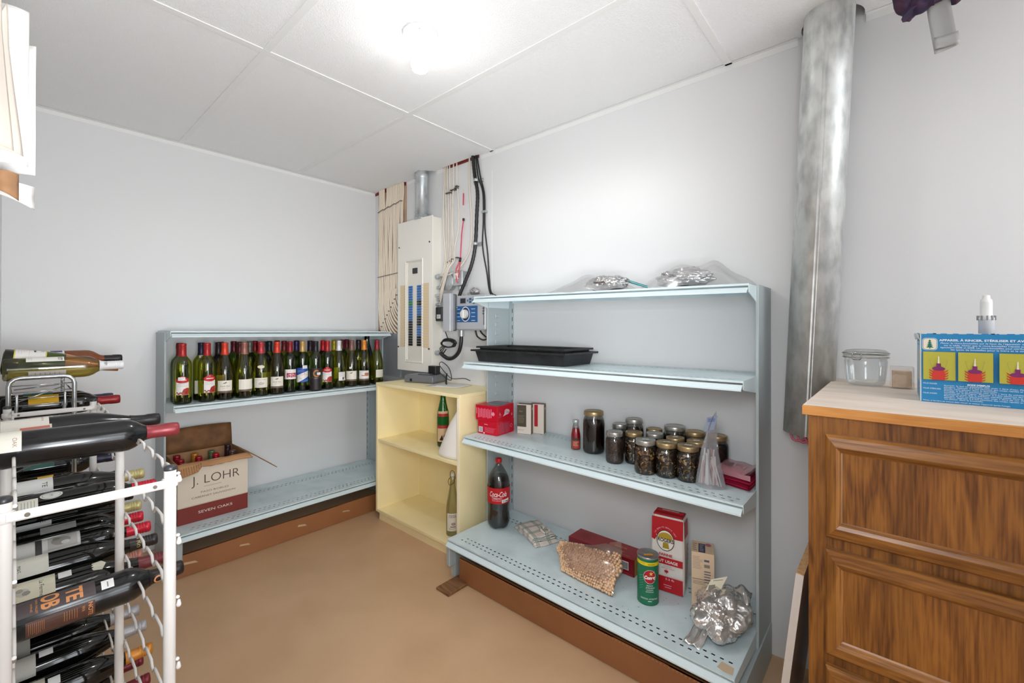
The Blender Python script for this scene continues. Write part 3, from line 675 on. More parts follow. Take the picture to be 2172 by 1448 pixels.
def bottle(loc, kind, cap, glass, label, art=None, az=0, s=1.0, caph=.062, screw=True, group=None, M=None, bands=True):
    """one wine bottle: glass > label; capsule"""
    o = empty('wine_bottle', loc, label, 'bottle', group)
    if M is not None: o.matrix_world = M
    else: o.rotation_euler = (0, 0, az)
    pr = [(r*(s if r > .016 else 1), z) for r, z in PROF[kind]]
    MB().lathe(pr, 28).build('bottle_glass', glass, o)
    if glass in (glassg, glassd, glassb):
        rr = pr[4][0]-.0012
        MB().lathe([(0, .014), (rr*.6, .010), (rr, .004), (rr, .030)], 24).build('thick_base', glassbase, o)
    capsule(kind, .2895, caph, screw, s=s).build('capsule', capmat(cap), o)
    if art:
        art(o, pr[5][0]+.0002)
    return o
cr_ = ink('e9e3d4'); wh_ = ink('ece9e4'); stc = ink('f0efee'); bk_ = ink('2b2724'); gr_ = ink('8d8880')
def st_sticker(A, u, v, w_=.022, h_=.014):
    A.rect(u-w_/2, v-h_/2, u+w_/2, v+h_/2, stc); A.lines(u-w_/2+.003, v-h_/2+.003, u+w_/2-.003, v+h_/2-.003, 2, ink('b9b9bd'), .3)
def lab_redband(rot, sticker):
    def f(o, r):
        A = Art(); w_ = .026
        A.rect(-w_, .046, w_, .112, wh_)
        rd = ink('c2262b')
        A.poly([(-w_, .107)]+[(-w_+2*w_*i/10, .107-.006*sin(pi*i/10)) for i in range(1, 10)]+[(w_, .107), (w_, .121)]+[(w_-2*w_*i/10, .121+.014*sin(pi*i/10)**2) for i in range(1, 10)]+[(-w_, .121)], rd)
        A.text('L', 0, .124, .006, wh_); A.rect(-.016, .114, .016, .1175, wh_)
        A.lines(-w_+.005, .084, w_-.003, .103, 4, ink('c9c6c4'), .3)
        rnd = random.Random(2)
        dr = ink('8e2323'); tn = ink('b98a5e'); A.rect(-w_, .045, w_, .048, tn)
        A.poly([(-.002, .047), (w_, .047), (w_, .076), (.018, .079), (.004, .073), (-.001, .06)], ink('b0302c'))
        for k in range(14):
            u = -w_+.004+k*.0032; A.disc(min(u, w_-.004), .051+rnd.random()*.006*(1 if k < 7 else 3.4), .003, .003, [dr, rd, ink('5a2030')][k % 3], 8)
        if sticker: st_sticker(A, -.003, .122, .026, .016)
        A.put('label', o, cylf(r, rot), True)
    return f
def lab_cream(rot, word, strip=True, w_=.034, emblem=True, sticker=False, hand=False):
    def f(o, r):
        A = Art(); A.rect(-w_, .046, w_, .098, cr_)
        if strip: A.rect(-w_, .036, w_, .046, ink('6d5550'))
        if emblem:
            A.poly([(-.010, .083), (.004, .085), (.010, .091), (.001, .089), (-.006, .087)], ink('4a4240')); A.poly([(-.004, .082), (.006, .084), (-.001, .0875)], ink('8a8078'))
        if word: A.text(word, 0, .067, .0052, bk_, w=.040); A.rect(-.012, .0595, .014, .0603, gr_)
        if hand:
            A.text('LA VIEILLE FERME', 0, .086, .0045, ink('a08a58'), w=.056)
            A.disc(0, .070, .010, .007, ink('c9bcc2')); A.ring(0, .069, .0145, .012, ink('565050'), 16, .5, R(200), R(380)); A.rect(-.016, .056, .016, .0568, gr_); A.rect(-.012, .051, .012, .0518, gr_)
        if sticker: st_sticker(A, -.004, .118, .014, .012)
        A.put('label', o, cylf(r, rot), True)
        if hand:
            A = Art().disc(0, .157, .017, .0085, ink('e4dfc8'), 20).disc(0, .157, .014, .0068, ink('ddd6b8'), 20); A.put('neck_label', o, cylf(.0395, rot), True)
    return f
def lab_plain(rot, col=cr_, z0=.045, z1=.11, w_=.028, extra=None):
    def f(o, r):
        A = Art(); A.rect(-w_, z0, w_, z1, col)
        if extra: extra(A, w_)
        A.put('label', o, cylf(r, rot), True)
    return f
def x_bicycle(A, w_):
    pk = ink('b3294e'); A.rect(-w_+.008, .086, w_-.001, .111, pk)
    for u in (-.008, .014): A.ring(u, .095, .0085, .0068, wh_, 14)
    A.poly([(-.008, .095), (-.003, .106), (-.002, .106), (-.007, .095)], wh_); A.poly([(-.003, .105), (.010, .106), (.010, .1045), (-.003, .1035)], wh_); A.poly([(.010, .108), (.0145, .095), (.013, .095), (.0085, .108)], wh_); A.poly([(-.002, .104), (.004, .095), (.003, .0945), (-.003, .104)], wh_)
    A.rect(-.012, .121, .002, .122, gr_)
def x_blue(A, w_):
    bl = ink('2d55a8'); lb_ = ink('5b82c6')
    A.poly([(-w_, .135), (w_, .135), (w_, .118), (-w_, .092)], bl); A.poly([(-w_, .125), (-.004, .118), (-w_, .104)], lb_)
    A.poly([(w_, .052), (w_, .084), (-.022, .052)], bl); A.poly([(w_, .055), (w_, .072), (.004, .056)], lb_)
    A.disc(.010, .102, .003, .003, ink('b08c48'), 8); A.rect(-.018, .094, .024, .0955, ink('c97a5a')); A.rect(-.018, .074, -.006, .0755, bl); st_sticker(A, .012, .139, .026, .018)
def x_ring(A, w_):
    og = ink('c9803c'); A.ring(.004, .102, .019, .012, og, 26, 1.1, R(50), R(330)); A.ring(.004, .102, .0145, .0138, bk_, 26, 1.1, R(50), R(330)); A.ring(.004, .102, .0172, .0165, bk_, 26, 1.1, R(50), R(330))
    st_sticker(A, .016, .101, .020, .014); A.rect(-w_, .078, w_, .0786, gr_); A.text('MERLOT', .001, .072, .0035, ink('d8d4cc')); A.rect(-w_, .130, w_, .1308, ink('6c5a44'))
def x_back(A, w_): A.lines(-w_+.003, .07, w_-.002, .1, 5, ink('bdb9b4'), .3); A.rect(.0, .05, .012, .066, ink('6a6a6c')); A.poly([(w_, .045), (w_, .055), (w_+.006, .060), (w_+.004, .045)], wh_)
def x_orange(A, w_):
    A.rect(-.016, .062, w_-.002, .068, ink('c98a6a')); A.rect(.004, .062, w_-.002, .082, ink('c07a58')); A.rect(-.018, .092, .02, .0935, ink('b5a58e')); A.lines(-w_+.004, .082, 0, .09, 2, ink('cfd6d6'), .4); A.rect(-w_, .034, w_, .044, ink('6d5550'))
def x_lines(A, w_): A.lines(-w_+.004, .05, w_-.004, .10, 5, gr_, .12)
RED = (168, 36, 38); ORG = (206, 62, 40); PNK = (150, 98, 84); DRD = (112, 26, 34); NVY = (32, 34, 62); BLK = (26, 24, 26); PUR = (52, 32, 66); GLD = (196, 158, 96)
zlf = lambda y: .7693+.004*(-.06-y)/1.2
def azc(x, y): return math.atan2(-1.758-y, 2.867-x)
F = [(.285, -1.213, 'bordeaux', RED, glassg, 'r1', 'green bottle with red cap, red-banded label and white price sticker, first from the left'),
 (.285, -1.113, 'bordeaux', RED, glassg, 'r2', 'green bottle with red cap and red-banded label, second of the front row'),
 (.275, -1.034, 'burgundy', ORG, glassb, 'c1', 'sloping-shoulder bottle with orange-red cap and cream label, third of the front row'),
 (.285, -.947, 'burgundy', PNK, glassg, 'c2', 'sloping-shoulder bottle with pinkish-brown cap and cream label, fourth of the front row'),
 (.275, -.863, 'burgundy', (176, 52, 58), glassg, 'c3', 'bottle with cream hen-picture label and oval neck label, fifth of the front row'),
 (.275, -.781, 'burgundy', ORG, glassb, 'c4', 'sloping-shoulder bottle with red-orange cap and cream label beside the hen-picture bottle'),
 (.255, -.704, 'bordeaux', (140, 34, 38), glassd, 'bi', 'dark green bottle whose white label shows a pink band with a bicycle'),
 (.245, -.629, 'bordeaux', GLD, glassd, 'bl', 'bottle with gold cap and diagonal blue and white label'),
 (.305, -.579, 'bordeaux', (34, 26, 34), glassd, 'ri', 'dark bottle with black label bearing an orange ring'),
 (.285, -.499, 'bordeaux', RED, glassd, 'r3', 'smaller-looking red-capped bottle with red-banded label right of the orange ring bottle'),
 (.275, -.421, 'burgundy', (214, 214, 216), glassg, 'bk', 'green bottle with white cap showing its back label with barcode'),
 (.275, -.336, 'burgundy', (128, 88, 82), glassb, 'c5', 'bottle with brownish cap, cream label and small white shoulder sticker'),
 (.285, -.256, 'burgundy', (214, 134, 42), glassg, 'or', 'green bottle with orange cap and white label with orange picture'),
 (.285, -.162, 'burgundy', (142, 34, 44), glassg, 'pl', 'green bottle with dark red cap, last of the front row by the yellow cabinet')]
ART = {'r1': lambda: lab_redband(.0, True), 'r2': lambda: lab_redband(.35, False), 'r3': lambda: lab_redband(0, False), 'c1': lambda: lab_cream(.05, 'FOUR MILE'), 'c2': lambda: lab_cream(.2, None, emblem=False),
 'c3': lambda: lab_cream(0, None, False, emblem=False, hand=True), 'c4': lambda: lab_cream(0, 'FOUR MILE'), 'bi': lambda: lab_plain(.15, wh_, .076, .131, .030, x_bicycle), 'bl': lambda: lab_plain(.05, wh_, .052, .135, .032, x_blue),
 'ri': lambda: lab_plain(.05, ink('231b1e'), .008, .131, .034, x_ring), 'bk': lambda: lab_plain(.55, wh_, .045, .096, .022, x_back), 'c5': lambda: lab_cream(-.05, None, sticker=True), 'or': lambda: lab_plain(.0, wh_, .044, .096, .032, x_orange), 'pl': lambda: lab_plain(.55, cr_, .045, .095, .028, x_lines)}
for x, y, k, c, g, a, lb_ in F:
    b = bottle((x, y, zlf(y)), k, c, g, lb_, ART[a](), azc(x, y), s=.995, screw=True, group='empty wine bottles on the left shelf')
    if a == 'bk':
        MB().lathe([(.0155, .229), (.0155, .240)], 20).build('cap_band', ink('2c2f52'), b)
Bk = [(.205, -1.207, 'bordeaux', (120, 24, 28), 'red cap, hidden behind the first front bottle'), (.205, -1.118, 'bordeaux', NVY, 'navy cap with a small picture label on its neck'), (.195, -1.04, 'bordeaux', (46, 32, 34), 'tall black-brown cap behind the third front bottle'),
 (.125, -1.012, 'bordeaux', (176, 18, 34), 'bright red cap peeping beside an orange-red one'), (.045, -.925, 'bordeaux', (96, 14, 32), 'deep crimson cap left of the pinkish-brown one'), (.205, -.943, 'burgundy', (92, 36, 40), 'brownish red cap just behind the pinkish-brown one'),
 (.125, -.869, 'bordeaux', (110, 104, 96), 'clear greyish neck without coloured cap'), (.045, -.816, 'bordeaux', (150, 16, 30), 'scarlet cap left of the hen-picture bottle'), (.205, -.822, 'bordeaux', BLK, 'tall black cap right of the hen-picture bottle'),
 (.125, -.767, 'bordeaux', (28, 32, 40), 'blue-black cap at the back of the row'), (.045, -.693, 'bordeaux', (120, 20, 24), 'dark red cap at the very back behind the bicycle bottle'), (.125, -.685, 'bordeaux', (116, 26, 32), 'maroon cap just left of the bicycle bottle'),
 (.115, -.609, 'bordeaux', (60, 36, 92), 'violet cap left of the gold-capped bottle'), (.205, -.566, 'bordeaux', (42, 28, 44), 'plum-black cap left of the orange ring bottle'), (.205, -.487, 'bordeaux', (196, 20, 30), 'vivid red cap left of the smaller-looking red-capped bottle'),
 (.195, -.411, 'bordeaux', (170, 148, 20), 'mustard yellow cap beside the white-capped bottle'), (.125, -.319, 'bordeaux', (88, 22, 34), 'maroon cap right of the white-capped bottle'), (.045, -.245, 'bordeaux', (104, 24, 38), 'wine red cap against the wall, near the brownish cap'),
 (.205, -.249, 'bordeaux', (48, 24, 36), 'purple-black cap left of the orange cap')]
for i, (x, y, k, c, d) in enumerate(Bk):
    g = [glassd, glassg, fulld, glassg, glassd, glassg][i % 6]
    art = None
    if i == 1: art = lambda o, r: (Art().rect(-.012, .213, .012, .226, ink('d8cfc4')).rect(-.004, .215, .006, .222, ink('a05a4a')).put('neck_label', o, cylf(.0255, .1), True), Art().rect(-.03, .035, .03, .10, wh_).rect(.006, .082, .02, .098, ink('4a4468')).put('label', o, cylf(r, 0.0), True))
    elif i in (2, 8, 15): art = lab_plain(.3, wh_, .05, .12, .025)
    elif i == 18: art = lab_plain(.1, cr_, .16, .178, .012)
    bottle((x, y, zlf(y)), k, c, g, 'back-row wine bottle with '+d, art, azc(x, y), s=.98, screw=i % 3 > 0, group='empty wine bottles on the left shelf')
# tall green sparkling-wine bottle at the end of the shelf
o = empty('sparkling_wine_bottle', (.185, -.176, zlf(-.176)), 'tall dark green sparkling wine bottle standing highest at the back right of the left shelf', 'bottle')
MB().lathe([(0, .012), (.03, 0), (.042, .004), (.0425, .15), (.038, .19), (.026, .235), (.019, .262), (.0165, .285), (.0165, .312), (.0175, .314), (.0175, .322), (.0, .322)], 28).build('bottle_glass', clear('deep_green_glass', (30, 90, 62), .06, edge=.5), o)

# ------------------------------------------------------------------ cardboard wine box
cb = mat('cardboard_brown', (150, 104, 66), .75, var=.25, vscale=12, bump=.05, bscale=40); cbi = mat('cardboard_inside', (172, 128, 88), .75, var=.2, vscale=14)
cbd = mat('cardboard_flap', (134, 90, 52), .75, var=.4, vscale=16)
cbx = empty('wine_carton', (.065, -1.237, .199), 'open cream and maroon cardboard wine carton full of bottles on the bottom shelf', 'carton')
BW, BD, BH = .298, .250, .288
w_ = MB(); w_.box(0, BD, 0, .003, 0, BH).box(0, BD, BW-.003, BW, 0, BH).box(0, .003, 0, BW, 0, BH).box(BD-.003, BD, 0, BW, 0, BH).box(0, BD, 0, BW, 0, .003); w_.build('carton_body', cbi, cbx)
A = Art(); crb = ink('d9cdbb'); mar = ink('7a261c')
A.rect(0, 0, BW, BH, crb); A.rect(0, 0, BW, .079, mar); A.rect(0, .0815, BW, .0825, ink('a87a60'))
A.text('J. LOHR', .157, .178, .040, ink('3a2a22'), w=.205, bold=-.012)
A.rect(.105, .162, .180, .1632, ink('5a4436')); A.text('PASO ROBLES', .152, .133, .0085, ink('6d5c50'), w=.118); A.text('CABERNET SAUVIGNON', .148, .112, .0085, ink('6d5c50'), w=.185)
A.text('SEVEN OAKS', .155, .037, .012, ink('e4d8cc'), w=.145)
A.put('front_print', cbx, flat((BD+.0001, 0, 0), (0, 1, 0), (0, 0, 1)))
A = Art(); A.rect(0, 0, BD, BH, crb); A.rect(0, 0, BD, .079, mar); A.put('side_print', cbx, flat((0, -.0001, 0), (1, 0, 0), (0, 0, 1)))
A = Art(); A.rect(0, 0, BD, BH, crb); A.rect(0, 0, BD, .079, mar); A.put('side_print', cbx, flat((BD, BW+.0001, 0), (-1, 0, 0), (0, 0, 1)))
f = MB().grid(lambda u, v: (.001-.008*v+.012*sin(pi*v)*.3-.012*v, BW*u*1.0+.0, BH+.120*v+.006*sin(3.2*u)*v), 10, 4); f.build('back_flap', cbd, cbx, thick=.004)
rnd = random.Random(8)
edge = [0.062, .060, .058, .055, .050, .028, .030, .033, .030, .033, .030, .034, .032, .034, .036, .038, .040]
f = MB(); n = len(edge)-1
def ff(u, v):
    i = min(int(u*n), n-1); t = u*n-i; L_ = edge[i]*(1-t)+edge[i+1]*t
    return (BD+L_*v*.72, BW*u+(.022*v*(u-.3) if u > .5 else 0), BH-.0005-L_*v*.78*(1.1-.35*u)+.002*sin(9*u))
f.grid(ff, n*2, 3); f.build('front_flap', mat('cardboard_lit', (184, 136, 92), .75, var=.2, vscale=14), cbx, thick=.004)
f = MB()
for k in range(9): 
    f.tube([Vector(ff(.03+k*.034, .38))+Vector((.0025, 0, .002)), Vector(ff(.03+k*.034, .97))+Vector((.0035, 0, .003))], .0022, 5)
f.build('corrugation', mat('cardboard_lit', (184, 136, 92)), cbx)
MB().grid(lambda u, v: (BD*u, BW+.145*v, BH-.112*v+.004*sin(pi*v)), 4, 4).build('side_flap', cb, cbx, thick=.0035)
MB().grid(lambda u, v: (BD*u, -.012*v, BH-.06*v), 4, 2).build('side_flap', cb, cbx, thick=.0035)
CB = [(.022, .10, (150, 24, 36), .276), (.022, .165, (214, 214, 216), .258), (.10, .10, (206, 132, 44), .27), (.06, .22, (150, 24, 36), .27), (.11, .22, (200, 160, 70), .25), (.15, .09, (96, 116, 82), .29), (.165, .165, (170, 20, 40), .268), (.14, .205, (70, 80, 60), .25), (.245, .10, (62, 40, 38), .30), (.262, .165, (90, 68, 62), .275), (.215, .215, (110, 80, 60), .25), (.275, .22, (150, 110, 70), .25)]
CBXY = [(.035, .06), (.035, .135), (.035, .21), (.11, .06), (.11, .135), (.11, .21), (.185, .06), (.185, .135), (.185, .21), (.26, .06), (.26, .135), (.26, .21)]
cols = [((150, 24, 36), 'dark red cap'), ((150, 24, 36), 'dark red cap in the front corner'), ((214, 214, 216), 'white cap'), ((206, 132, 44), 'orange-gold cap'), ((160, 24, 40), 'red cap right of the orange-gold one'), ((196, 150, 60), 'yellow-gold cap by the front flap'),
        ((96, 116, 82), 'sage green cap'), ((176, 20, 40), 'bright red cap beside the sage green one'), ((60, 70, 54), 'dark green cap, low down'), ((52, 32, 32), 'dark brown cap, tallest'), ((92, 72, 66), 'grey-brown cap'), ((150, 104, 72), 'tan cap in the right corner')]
for (py, px), (c, d) in zip(CBXY, cols):
    h = {0: .0, 5: -.02, 8: -.025, 11: -.02, 2: -.012, 9: .012}.get(cols.index((c, d)), -.005)
    o = bottle((.065+px, -1.237+py+.001, .2025+.0), 'bordeaux', c, fulld, 'bottle in the wine carton with '+d, None, 0, s=.93, group='bottles in the wine carton')
    o.scale = (1, 1, (.30+h-.012)/.29)
# ------------------------------------------------------------------ white metal bottle rack
whm = mat('rack_white_enamel', (220, 216, 212), .25, spec=.6)
capb = mat('rack_cap_black', (48, 48, 52), .35)
rk = empty('wine_rack', (0, 0, 0), 'white tubular metal wine rack with wavy wires and black post caps at the left edge', 'wine rack')
YR, YL = -1.580, -1.764
FX = [1.944, 1.43, .90]; ZT = .905
ROWS = [.887-.1055*k for k in range(8)]
for fx in FX:
    for y in (YR, YL):
        p = MB().cyl((fx, y, .0), (fx, y, ZT-.006), .0088, 16).build('post', whm, rk)
        MB().lathe([(.0088, -.006), (.0092, -.004), (.0088, .0), (.006, .002), (0, .0025)], 16, Matrix.Translation((fx, y, ZT))).build('post_cap', capb, p)
    b = MB().box(fx+.006, fx+.012, YL, YR, .872, .886, .0025).lathe([(.0095, .871), (.0115, .873), (.0115, .885), (.0095, .887)], 16, Matrix.Translation((fx, YR, 0))).lathe([(.0095, .871), (.0115, .873), (.0115, .885), (.0095, .887)], 16, Matrix.Translation((fx, YL, 0)))
    b.build('cross_bar', whm, rk)
    MB().cyl((fx+.012, YR-.022, .879), (fx+.0135, YR-.022, .879), .003, 10).cyl((fx+.012, YL+.022, .879), (fx+.0135, YL+.022, .879), .003, 10).build('rivet', mat('steel_dark', (90, 86, 80)), rk)
    MB().box(fx+.006, fx+.012, YL, YR, .05, .062, .002).build('cross_bar', whm, rk)
def wave(x0, x1, z, y, drop=0):
    pts = [(x0, y, z+.004)]; n = max(int(round((x1-x0)/.0835)), 1); p = (x1-x0)/n
    for i in range(n):
        a = x0+i*p
        pts += [(a+.08*p, y, z+.003), (a+.55*p, y, z+.003), (a+.66*p, y, z-.008), (a+.80*p, y, z-.009), (a+.92*p, y, z+.002)]
    pts.append((x1, y, z+.004)); return pts
for k, z in enumerate(ROWS):
    for y in (YR+.0115, YL+.0105):
        dz = 0 if y > -1.7 else -.0
        for a, b in ((1.43, 1.944), (.90, 1.43)):
            MB().tube(wave(a, b, z+dz, y), .0026, 8).build('wavy_wire', whm, rk)
    for fx in FX: MB().lathe([(0, 0), (.003, .001), (.004, .004), (.002, .012), (0, .013)], 8, Matrix.Translation((fx+.006, YR+.0115, z-.010))).build('wire_knob', whm, rk)

# bottles lying in the rack: neck to +Y
def lying(tip, ln, roll=0, tilt=0, yaw=0):
    """world matrix: bottle local +z -> +Y, cap top at tip"""
    Rm = Matrix.Rotation(yaw, 4, 'Z') @ Matrix.Rotation(R(-90)+tilt, 4, 'X') @ Matrix.Rotation(roll, 4, 'Z')
    ax = (Rm @ Vector((0, 0, 1))).normalized()
    return Matrix.Translation(Vector(tip)-ax*.2895) @ Rm
def lab_wrap(c, z0, z1, w_, text=None, h=.008, v=0, rot=-.6, extra=None, step=.0002):
    def f(o, r):
        A = Art(); A.rect(-w_, z0, w_, z1, c)
        if text: 
            for t, u, vv, hh, col, wd in text: A.text(t, u, vv, hh, col, w=wd)
        if extra: extra(A)
        A.put('label', o, cylf(r, rot), True)
    return f
GR = 'bottles lying in the white rack'
oc = ink('d8925a'); dkb = ink('4a3a3a'); brl = ink('583a30')
def note(o, r):
    A = Art(); A.rect(-.0185, .021, .0185, .134, ink('4c4244'))
    A.text('TE', .001, .091, .025, oc, w=.029, bold=.03); A.text('OB', -.001, .056, .026, oc, w=.032, bold=.03); A.text('NAPA VALLEY', .002, .0475, .0032, oc, w=.030); A.text('WINE', .003, .0405, .0030, oc, w=.018)
    A.put('label', o, cylf(r, R(-60)), True)
    A = Art(); A.rect(-.018, .034, .018, .132, brl); A.text('NOTE', -.002, .122, .007, oc, w=.030, bold=.02); A.text('WA', -.008, .112, .005, oc, w=.011); A.lines(-.014, .085, .014, .107, 6, oc, .12, 5); A.lines(-.014, .037, .014, .060, 9, oc, .14, 6)
    A.put('back_label', o, cylf(r, R(14)), True)
    A = Art(); A.rect(-.010, .143, .010, .163, stc); A.lines(-.005, .148, .007, .158, 1, gr_, .2); A.put('price_sticker', o, cylf(r, R(-52)), True)
    A = Art(); A.text('K', .004, .262, .011, oc, w=.014, bold=.02); A.ring(.004, .2405, .0085, .0055, oc, 20, 1.0); A.put('capsule_print', o, cylf(.0160, R(-5)), True)
def x_red(A): A.rect(.018, .030, .030, .084, ink('e4dccb')); A.rect(.021, .034, .027, .081, ink('c77468'))
LY = [
 ((1.55, -1.488, .894), BLK and (134, 48, 54), 'large dusty black bottle with dull red capsule lying highest and nearest in the white rack', lab_wrap(ink('e4dfd2'), .006, .034, .03, [('OAK', .012, .022, .006, ink('9a7a6a'), .02)], rot=R(-52)), False, fulld, .062, -.010, 'bordeaux'),
 ((1.345, -1.488, .890), (34, 32, 34), 'black bottle with long black capsule lying beside the dusty red-capped one', lab_wrap(ink('e2ddd2'), .005, .080, .034, [('Reserve', -.006, .068, .005, ink('b88a84'), .024)], rot=R(-68), extra=x_red), False, fulld, .062, .010, 'burgundy'),
 ((.985, -1.512, .665), (40, 38, 36), 'dark bottle with orange-yellow label square, black neck tip behind the middle rack post', lab_wrap(ink('e8b428'), .096, .128, .016, [('MIT', .002, .114, .006, bk_, .014)], rot=R(-60)), False, fullm, .05, 0, 'burgundy'),
 ((1.070, -1.478, .678), (186, 174, 118), 'bottle with pale gold screw cap and white label marked in black, in the third row', lab_wrap(ink('e4e4e0'), .012, .089, .026, [('TE', .006, .068, .010, bk_, .016)], rot=R(-55)), True, fullm, .058, 0, 'burgundy'),
 ((1.190, -1.470, .670), (190, 26, 48), 'broad black bottle with bright red screw cap, round silver seal and cream label', None, True, fullm, .055, 0, 'bordeaux'),
 ((.940, -1.486, .580), (36, 34, 36), 'black-capped bottle in the fourth row, left of the second gold cap', None, True, fullm, .06, 0, 'burgundy'),
 ((1.025, -1.478, .566), (186, 174, 118), 'second bottle with pale gold screw cap, below the white cross bar', lab_wrap(ink('dcdcd8'), .012, .088, .026, [('TE', .004, .066, .010, bk_, .016)], rot=R(-55)), True, fullm, .058, 0, 'burgundy'),
 ((1.108, -1.486, .556), (190, 26, 48), 'bottle with bright red screw cap directly below the second gold cap', lab_wrap(ink('8b8986'), .072, .141, .012, rot=R(-62)), True, fullm, .055, 0, 'bordeaux'),
 ((1.205, -1.484, .553), (190, 26, 48), 'bottle with red screw cap and grey engraved-style label, lowest of the bright red caps', lab_wrap(ink('cfcdc8'), .020, .140, .024, [('MAS', .004, .060, .007, bk_, .016)], rot=R(-58), extra=lambda A: A.rect(-.024, .058, .024, .070, ink('3a3836')).rect(-.02, .080, .02, .134, ink('b2afa9')).disc(0, .104, .012, .018, ink('8a8780')).disc(.007, .112, .005, .008, ink('c4c1ba')).disc(-.008, .096, .005, .007, ink('77746c'))), True, fullm, .055, 0, 'bordeaux'),
 ((1.296, -1.484, .545), (44, 38, 36), 'bottle with black screw cap carrying gold handwriting and pale label', lab_wrap(ink('dcdacc'), .010, .078, .028, [('MAS', .006, .026, .007, bk_, .016)], rot=R(-55)), True, fullm, .06, 0, 'burgundy'),
 ((1.390, -1.480, .526), (106, 42, 46), 'bottle with dull maroon screw cap and cream shield on its shoulder', lab_wrap(ink('e0dcc4'), .006, .081, .030, [('La Ferme', .004, .056, .007, bk_, .038)], rot=R(-52), extra=lambda A: A.disc(.004, .030, .009, .011, ink('c4c1b2'), 9).disc(.007, .036, .005, .007, ink('96938a'), 7).disc(-.001, .026, .005, .006, ink('9f9c90'), 7)), True, fullm, .06, 0, 'burgundy'),
 ((1.568, -1.482, .562), (34, 26, 26), 'large black bottle with orange block lettering on a dark label, nearest mid-rack', note, False, fulld, .065, .012, 'bordeaux'),
 ((1.100, -1.486, .436), (176, 120, 104), 'bottle with rose-gold cap half hidden behind the maroon-capped one', None, True, fullm, .05, 0, 'bordeaux'),
 ((1.040, -1.484, .236), (172, 170, 172), 'bottle with silver cap, upper of the two silver ones', lab_wrap(ink('c4c1b8'), .005, .054, .03, rot=R(-55)), False, fullm, .07, .0, 'burgundy'),
 ((1.140, -1.482, .232), (172, 170, 172), 'bottle with silver ribbed cap and white price sticker, lower of the two silver ones', lab_wrap(ink('cbc8be'), .005, .060, .03, rot=R(-45)), True, fullm, .065, .0, 'burgundy'),
 ((1.225, -1.482, .203), (204, 132, 46), 'bottle with orange-gold cap near the bottom of the rack', lab_wrap(ink('d4d2c2'), .005, .074, .03, [('Sur', .0, .058, .008, bk_, .016), ('VALLEY', .004, .046, .005, gr_, .024)], rot=R(-48), extra=lambda A: A.rect(-.03, .004, .03, .034, ink('a8683c'))), True, fullm, .06, .0, 'burgundy'),
 ((1.080, -1.480, .095), (120, 30, 42), 'bottle with dark red cap and red neck band, second lowest in the rack', None, True, fullm, .055, .0, 'bordeaux'),
 ((1.185, -1.480, .092), (120, 30, 42), 'bottle with dark red cap, lowest one in the rack', None, True, fullm, .055, .0, 'bordeaux'),
]
for i, (tip, c, lab, art, scr, g, ch_, tl, kind) in enumerate(LY):
    o = bottle((0, 0, 0), kind, c, g, lab, art, s=.97, caph=ch_, screw=scr, group=GR, M=lying(tip, .29, tilt=tl))
    if i == 4:
        A = Art().rect(-.022, .005, .022, .049, ink('dcdacc')).lines(-.015, .012, .018, .045, 6, bk_, .12, 4); A.put('label', o, cylf(.0362, R(-25)), True)
        A = Art().disc(0, .073, .012, .021, ink('d6d6d2'), 24).ring(0, .073, .0100, .0093, gr_, 20, 1.75).text('M', 0, .069, .007, gr_); A.put('seal', o, cylf(.0362, R(-62)), True)
    if i == 10:
        A = Art().poly([(-.012, .144), (0, .137), (.012, .144), (.016, .160), (0, .168), (-.015, .160)], ink('dad6c2')); A.put('neck_shield', o, cylf(.0372, R(-70)), True)
    if i in (14, 15):
        A = Art().rect(-.011, .066 if i == 14 else .079, .011, .092 if i == 14 else .101, stc); A.put('price_sticker', o, cylf(.0385, R(-75 if i == 14 else -60)), True)
    if i == 10:
        A = Art().rect(-.010, .086, .010, .108, stc); A.put('price_sticker', o, cylf(.0385, R(-72)), True)
    if i == 9:
        A = Art().text('Ro', 0, .243, .012, ink('c9a860'), w=.018, rot=0); A.put('capsule_print', o, cylf(.0155, R(-15)), True)

# ------------------------------------------------------------------ chrome rack behind with bottles on top
chm = mat('chrome_wire', (196, 200, 202), .22, .9)
cr = empty('wire_rack', (0, 0, 0), 'chrome wire rack standing behind the white rack against the left wall', 'wine rack')
for fx in (.80, .30):
    y0, y1, z1 = -1.762, -1.617, .985
    pts = [(fx, y0, 0), (fx, y0, z1-.03)]+[(fx, y0+.025-.025*cos(a), z1-.03+.025*sin(a)) for a in (R(30), R(60), R(90))]+[(fx, y1-.025+.025*sin(a), z1-.03+.025*cos(a)) for a in (0, R(30), R(60), R(90))]+[(fx, y1, 0)]
    MB().tube(pts, .0062, 12).build('end_frame', chm, cr)
for k in range(6):
    z = .955-.021*k; x1 = .795
    MB().tube([(x1, -1.757, z), (x1, -1.622, z)], .0016, 6).build('wire', chm, cr)
for k, z in enumerate((.93, .82, .71, .60, .49, .38, .27, .16)):
    for y in (-1.757, -1.622):
        MB().tube([(.30, y, z), (.80, y, z)], .0022, 6).build('side_wire', chm, cr)
    MB().tube([(.78, -1.75, z-.03), (.76, -1.64, z+.012)], .002, 6).build('wire', chm, cr); MB().tube([(.55, -1.75, z-.01), (.55, -1.64, z+.0)], .002, 6).build('wire', chm, cr)
for y in (-1.745, -1.640): MB().tube(smoothpath([(.815, y, .93), (.818, y, .88), (.812, y-.004, .86), (.808, y, .90)], 4), .0035, 6).build('hook', chm, cr)
wc = clear('clear_wine_glass', (226, 226, 200), .06, edge=.5)
o = empty('white_wine_bottle', (0, 0, 0), 'clear bottle of white wine with white screw cap lying on the chrome rack', 'bottle'); o.matrix_world = lying((.745, -1.486, 1.004), .29)
pr = [(r*.985, z) for r, z in PROF['bordeaux']]
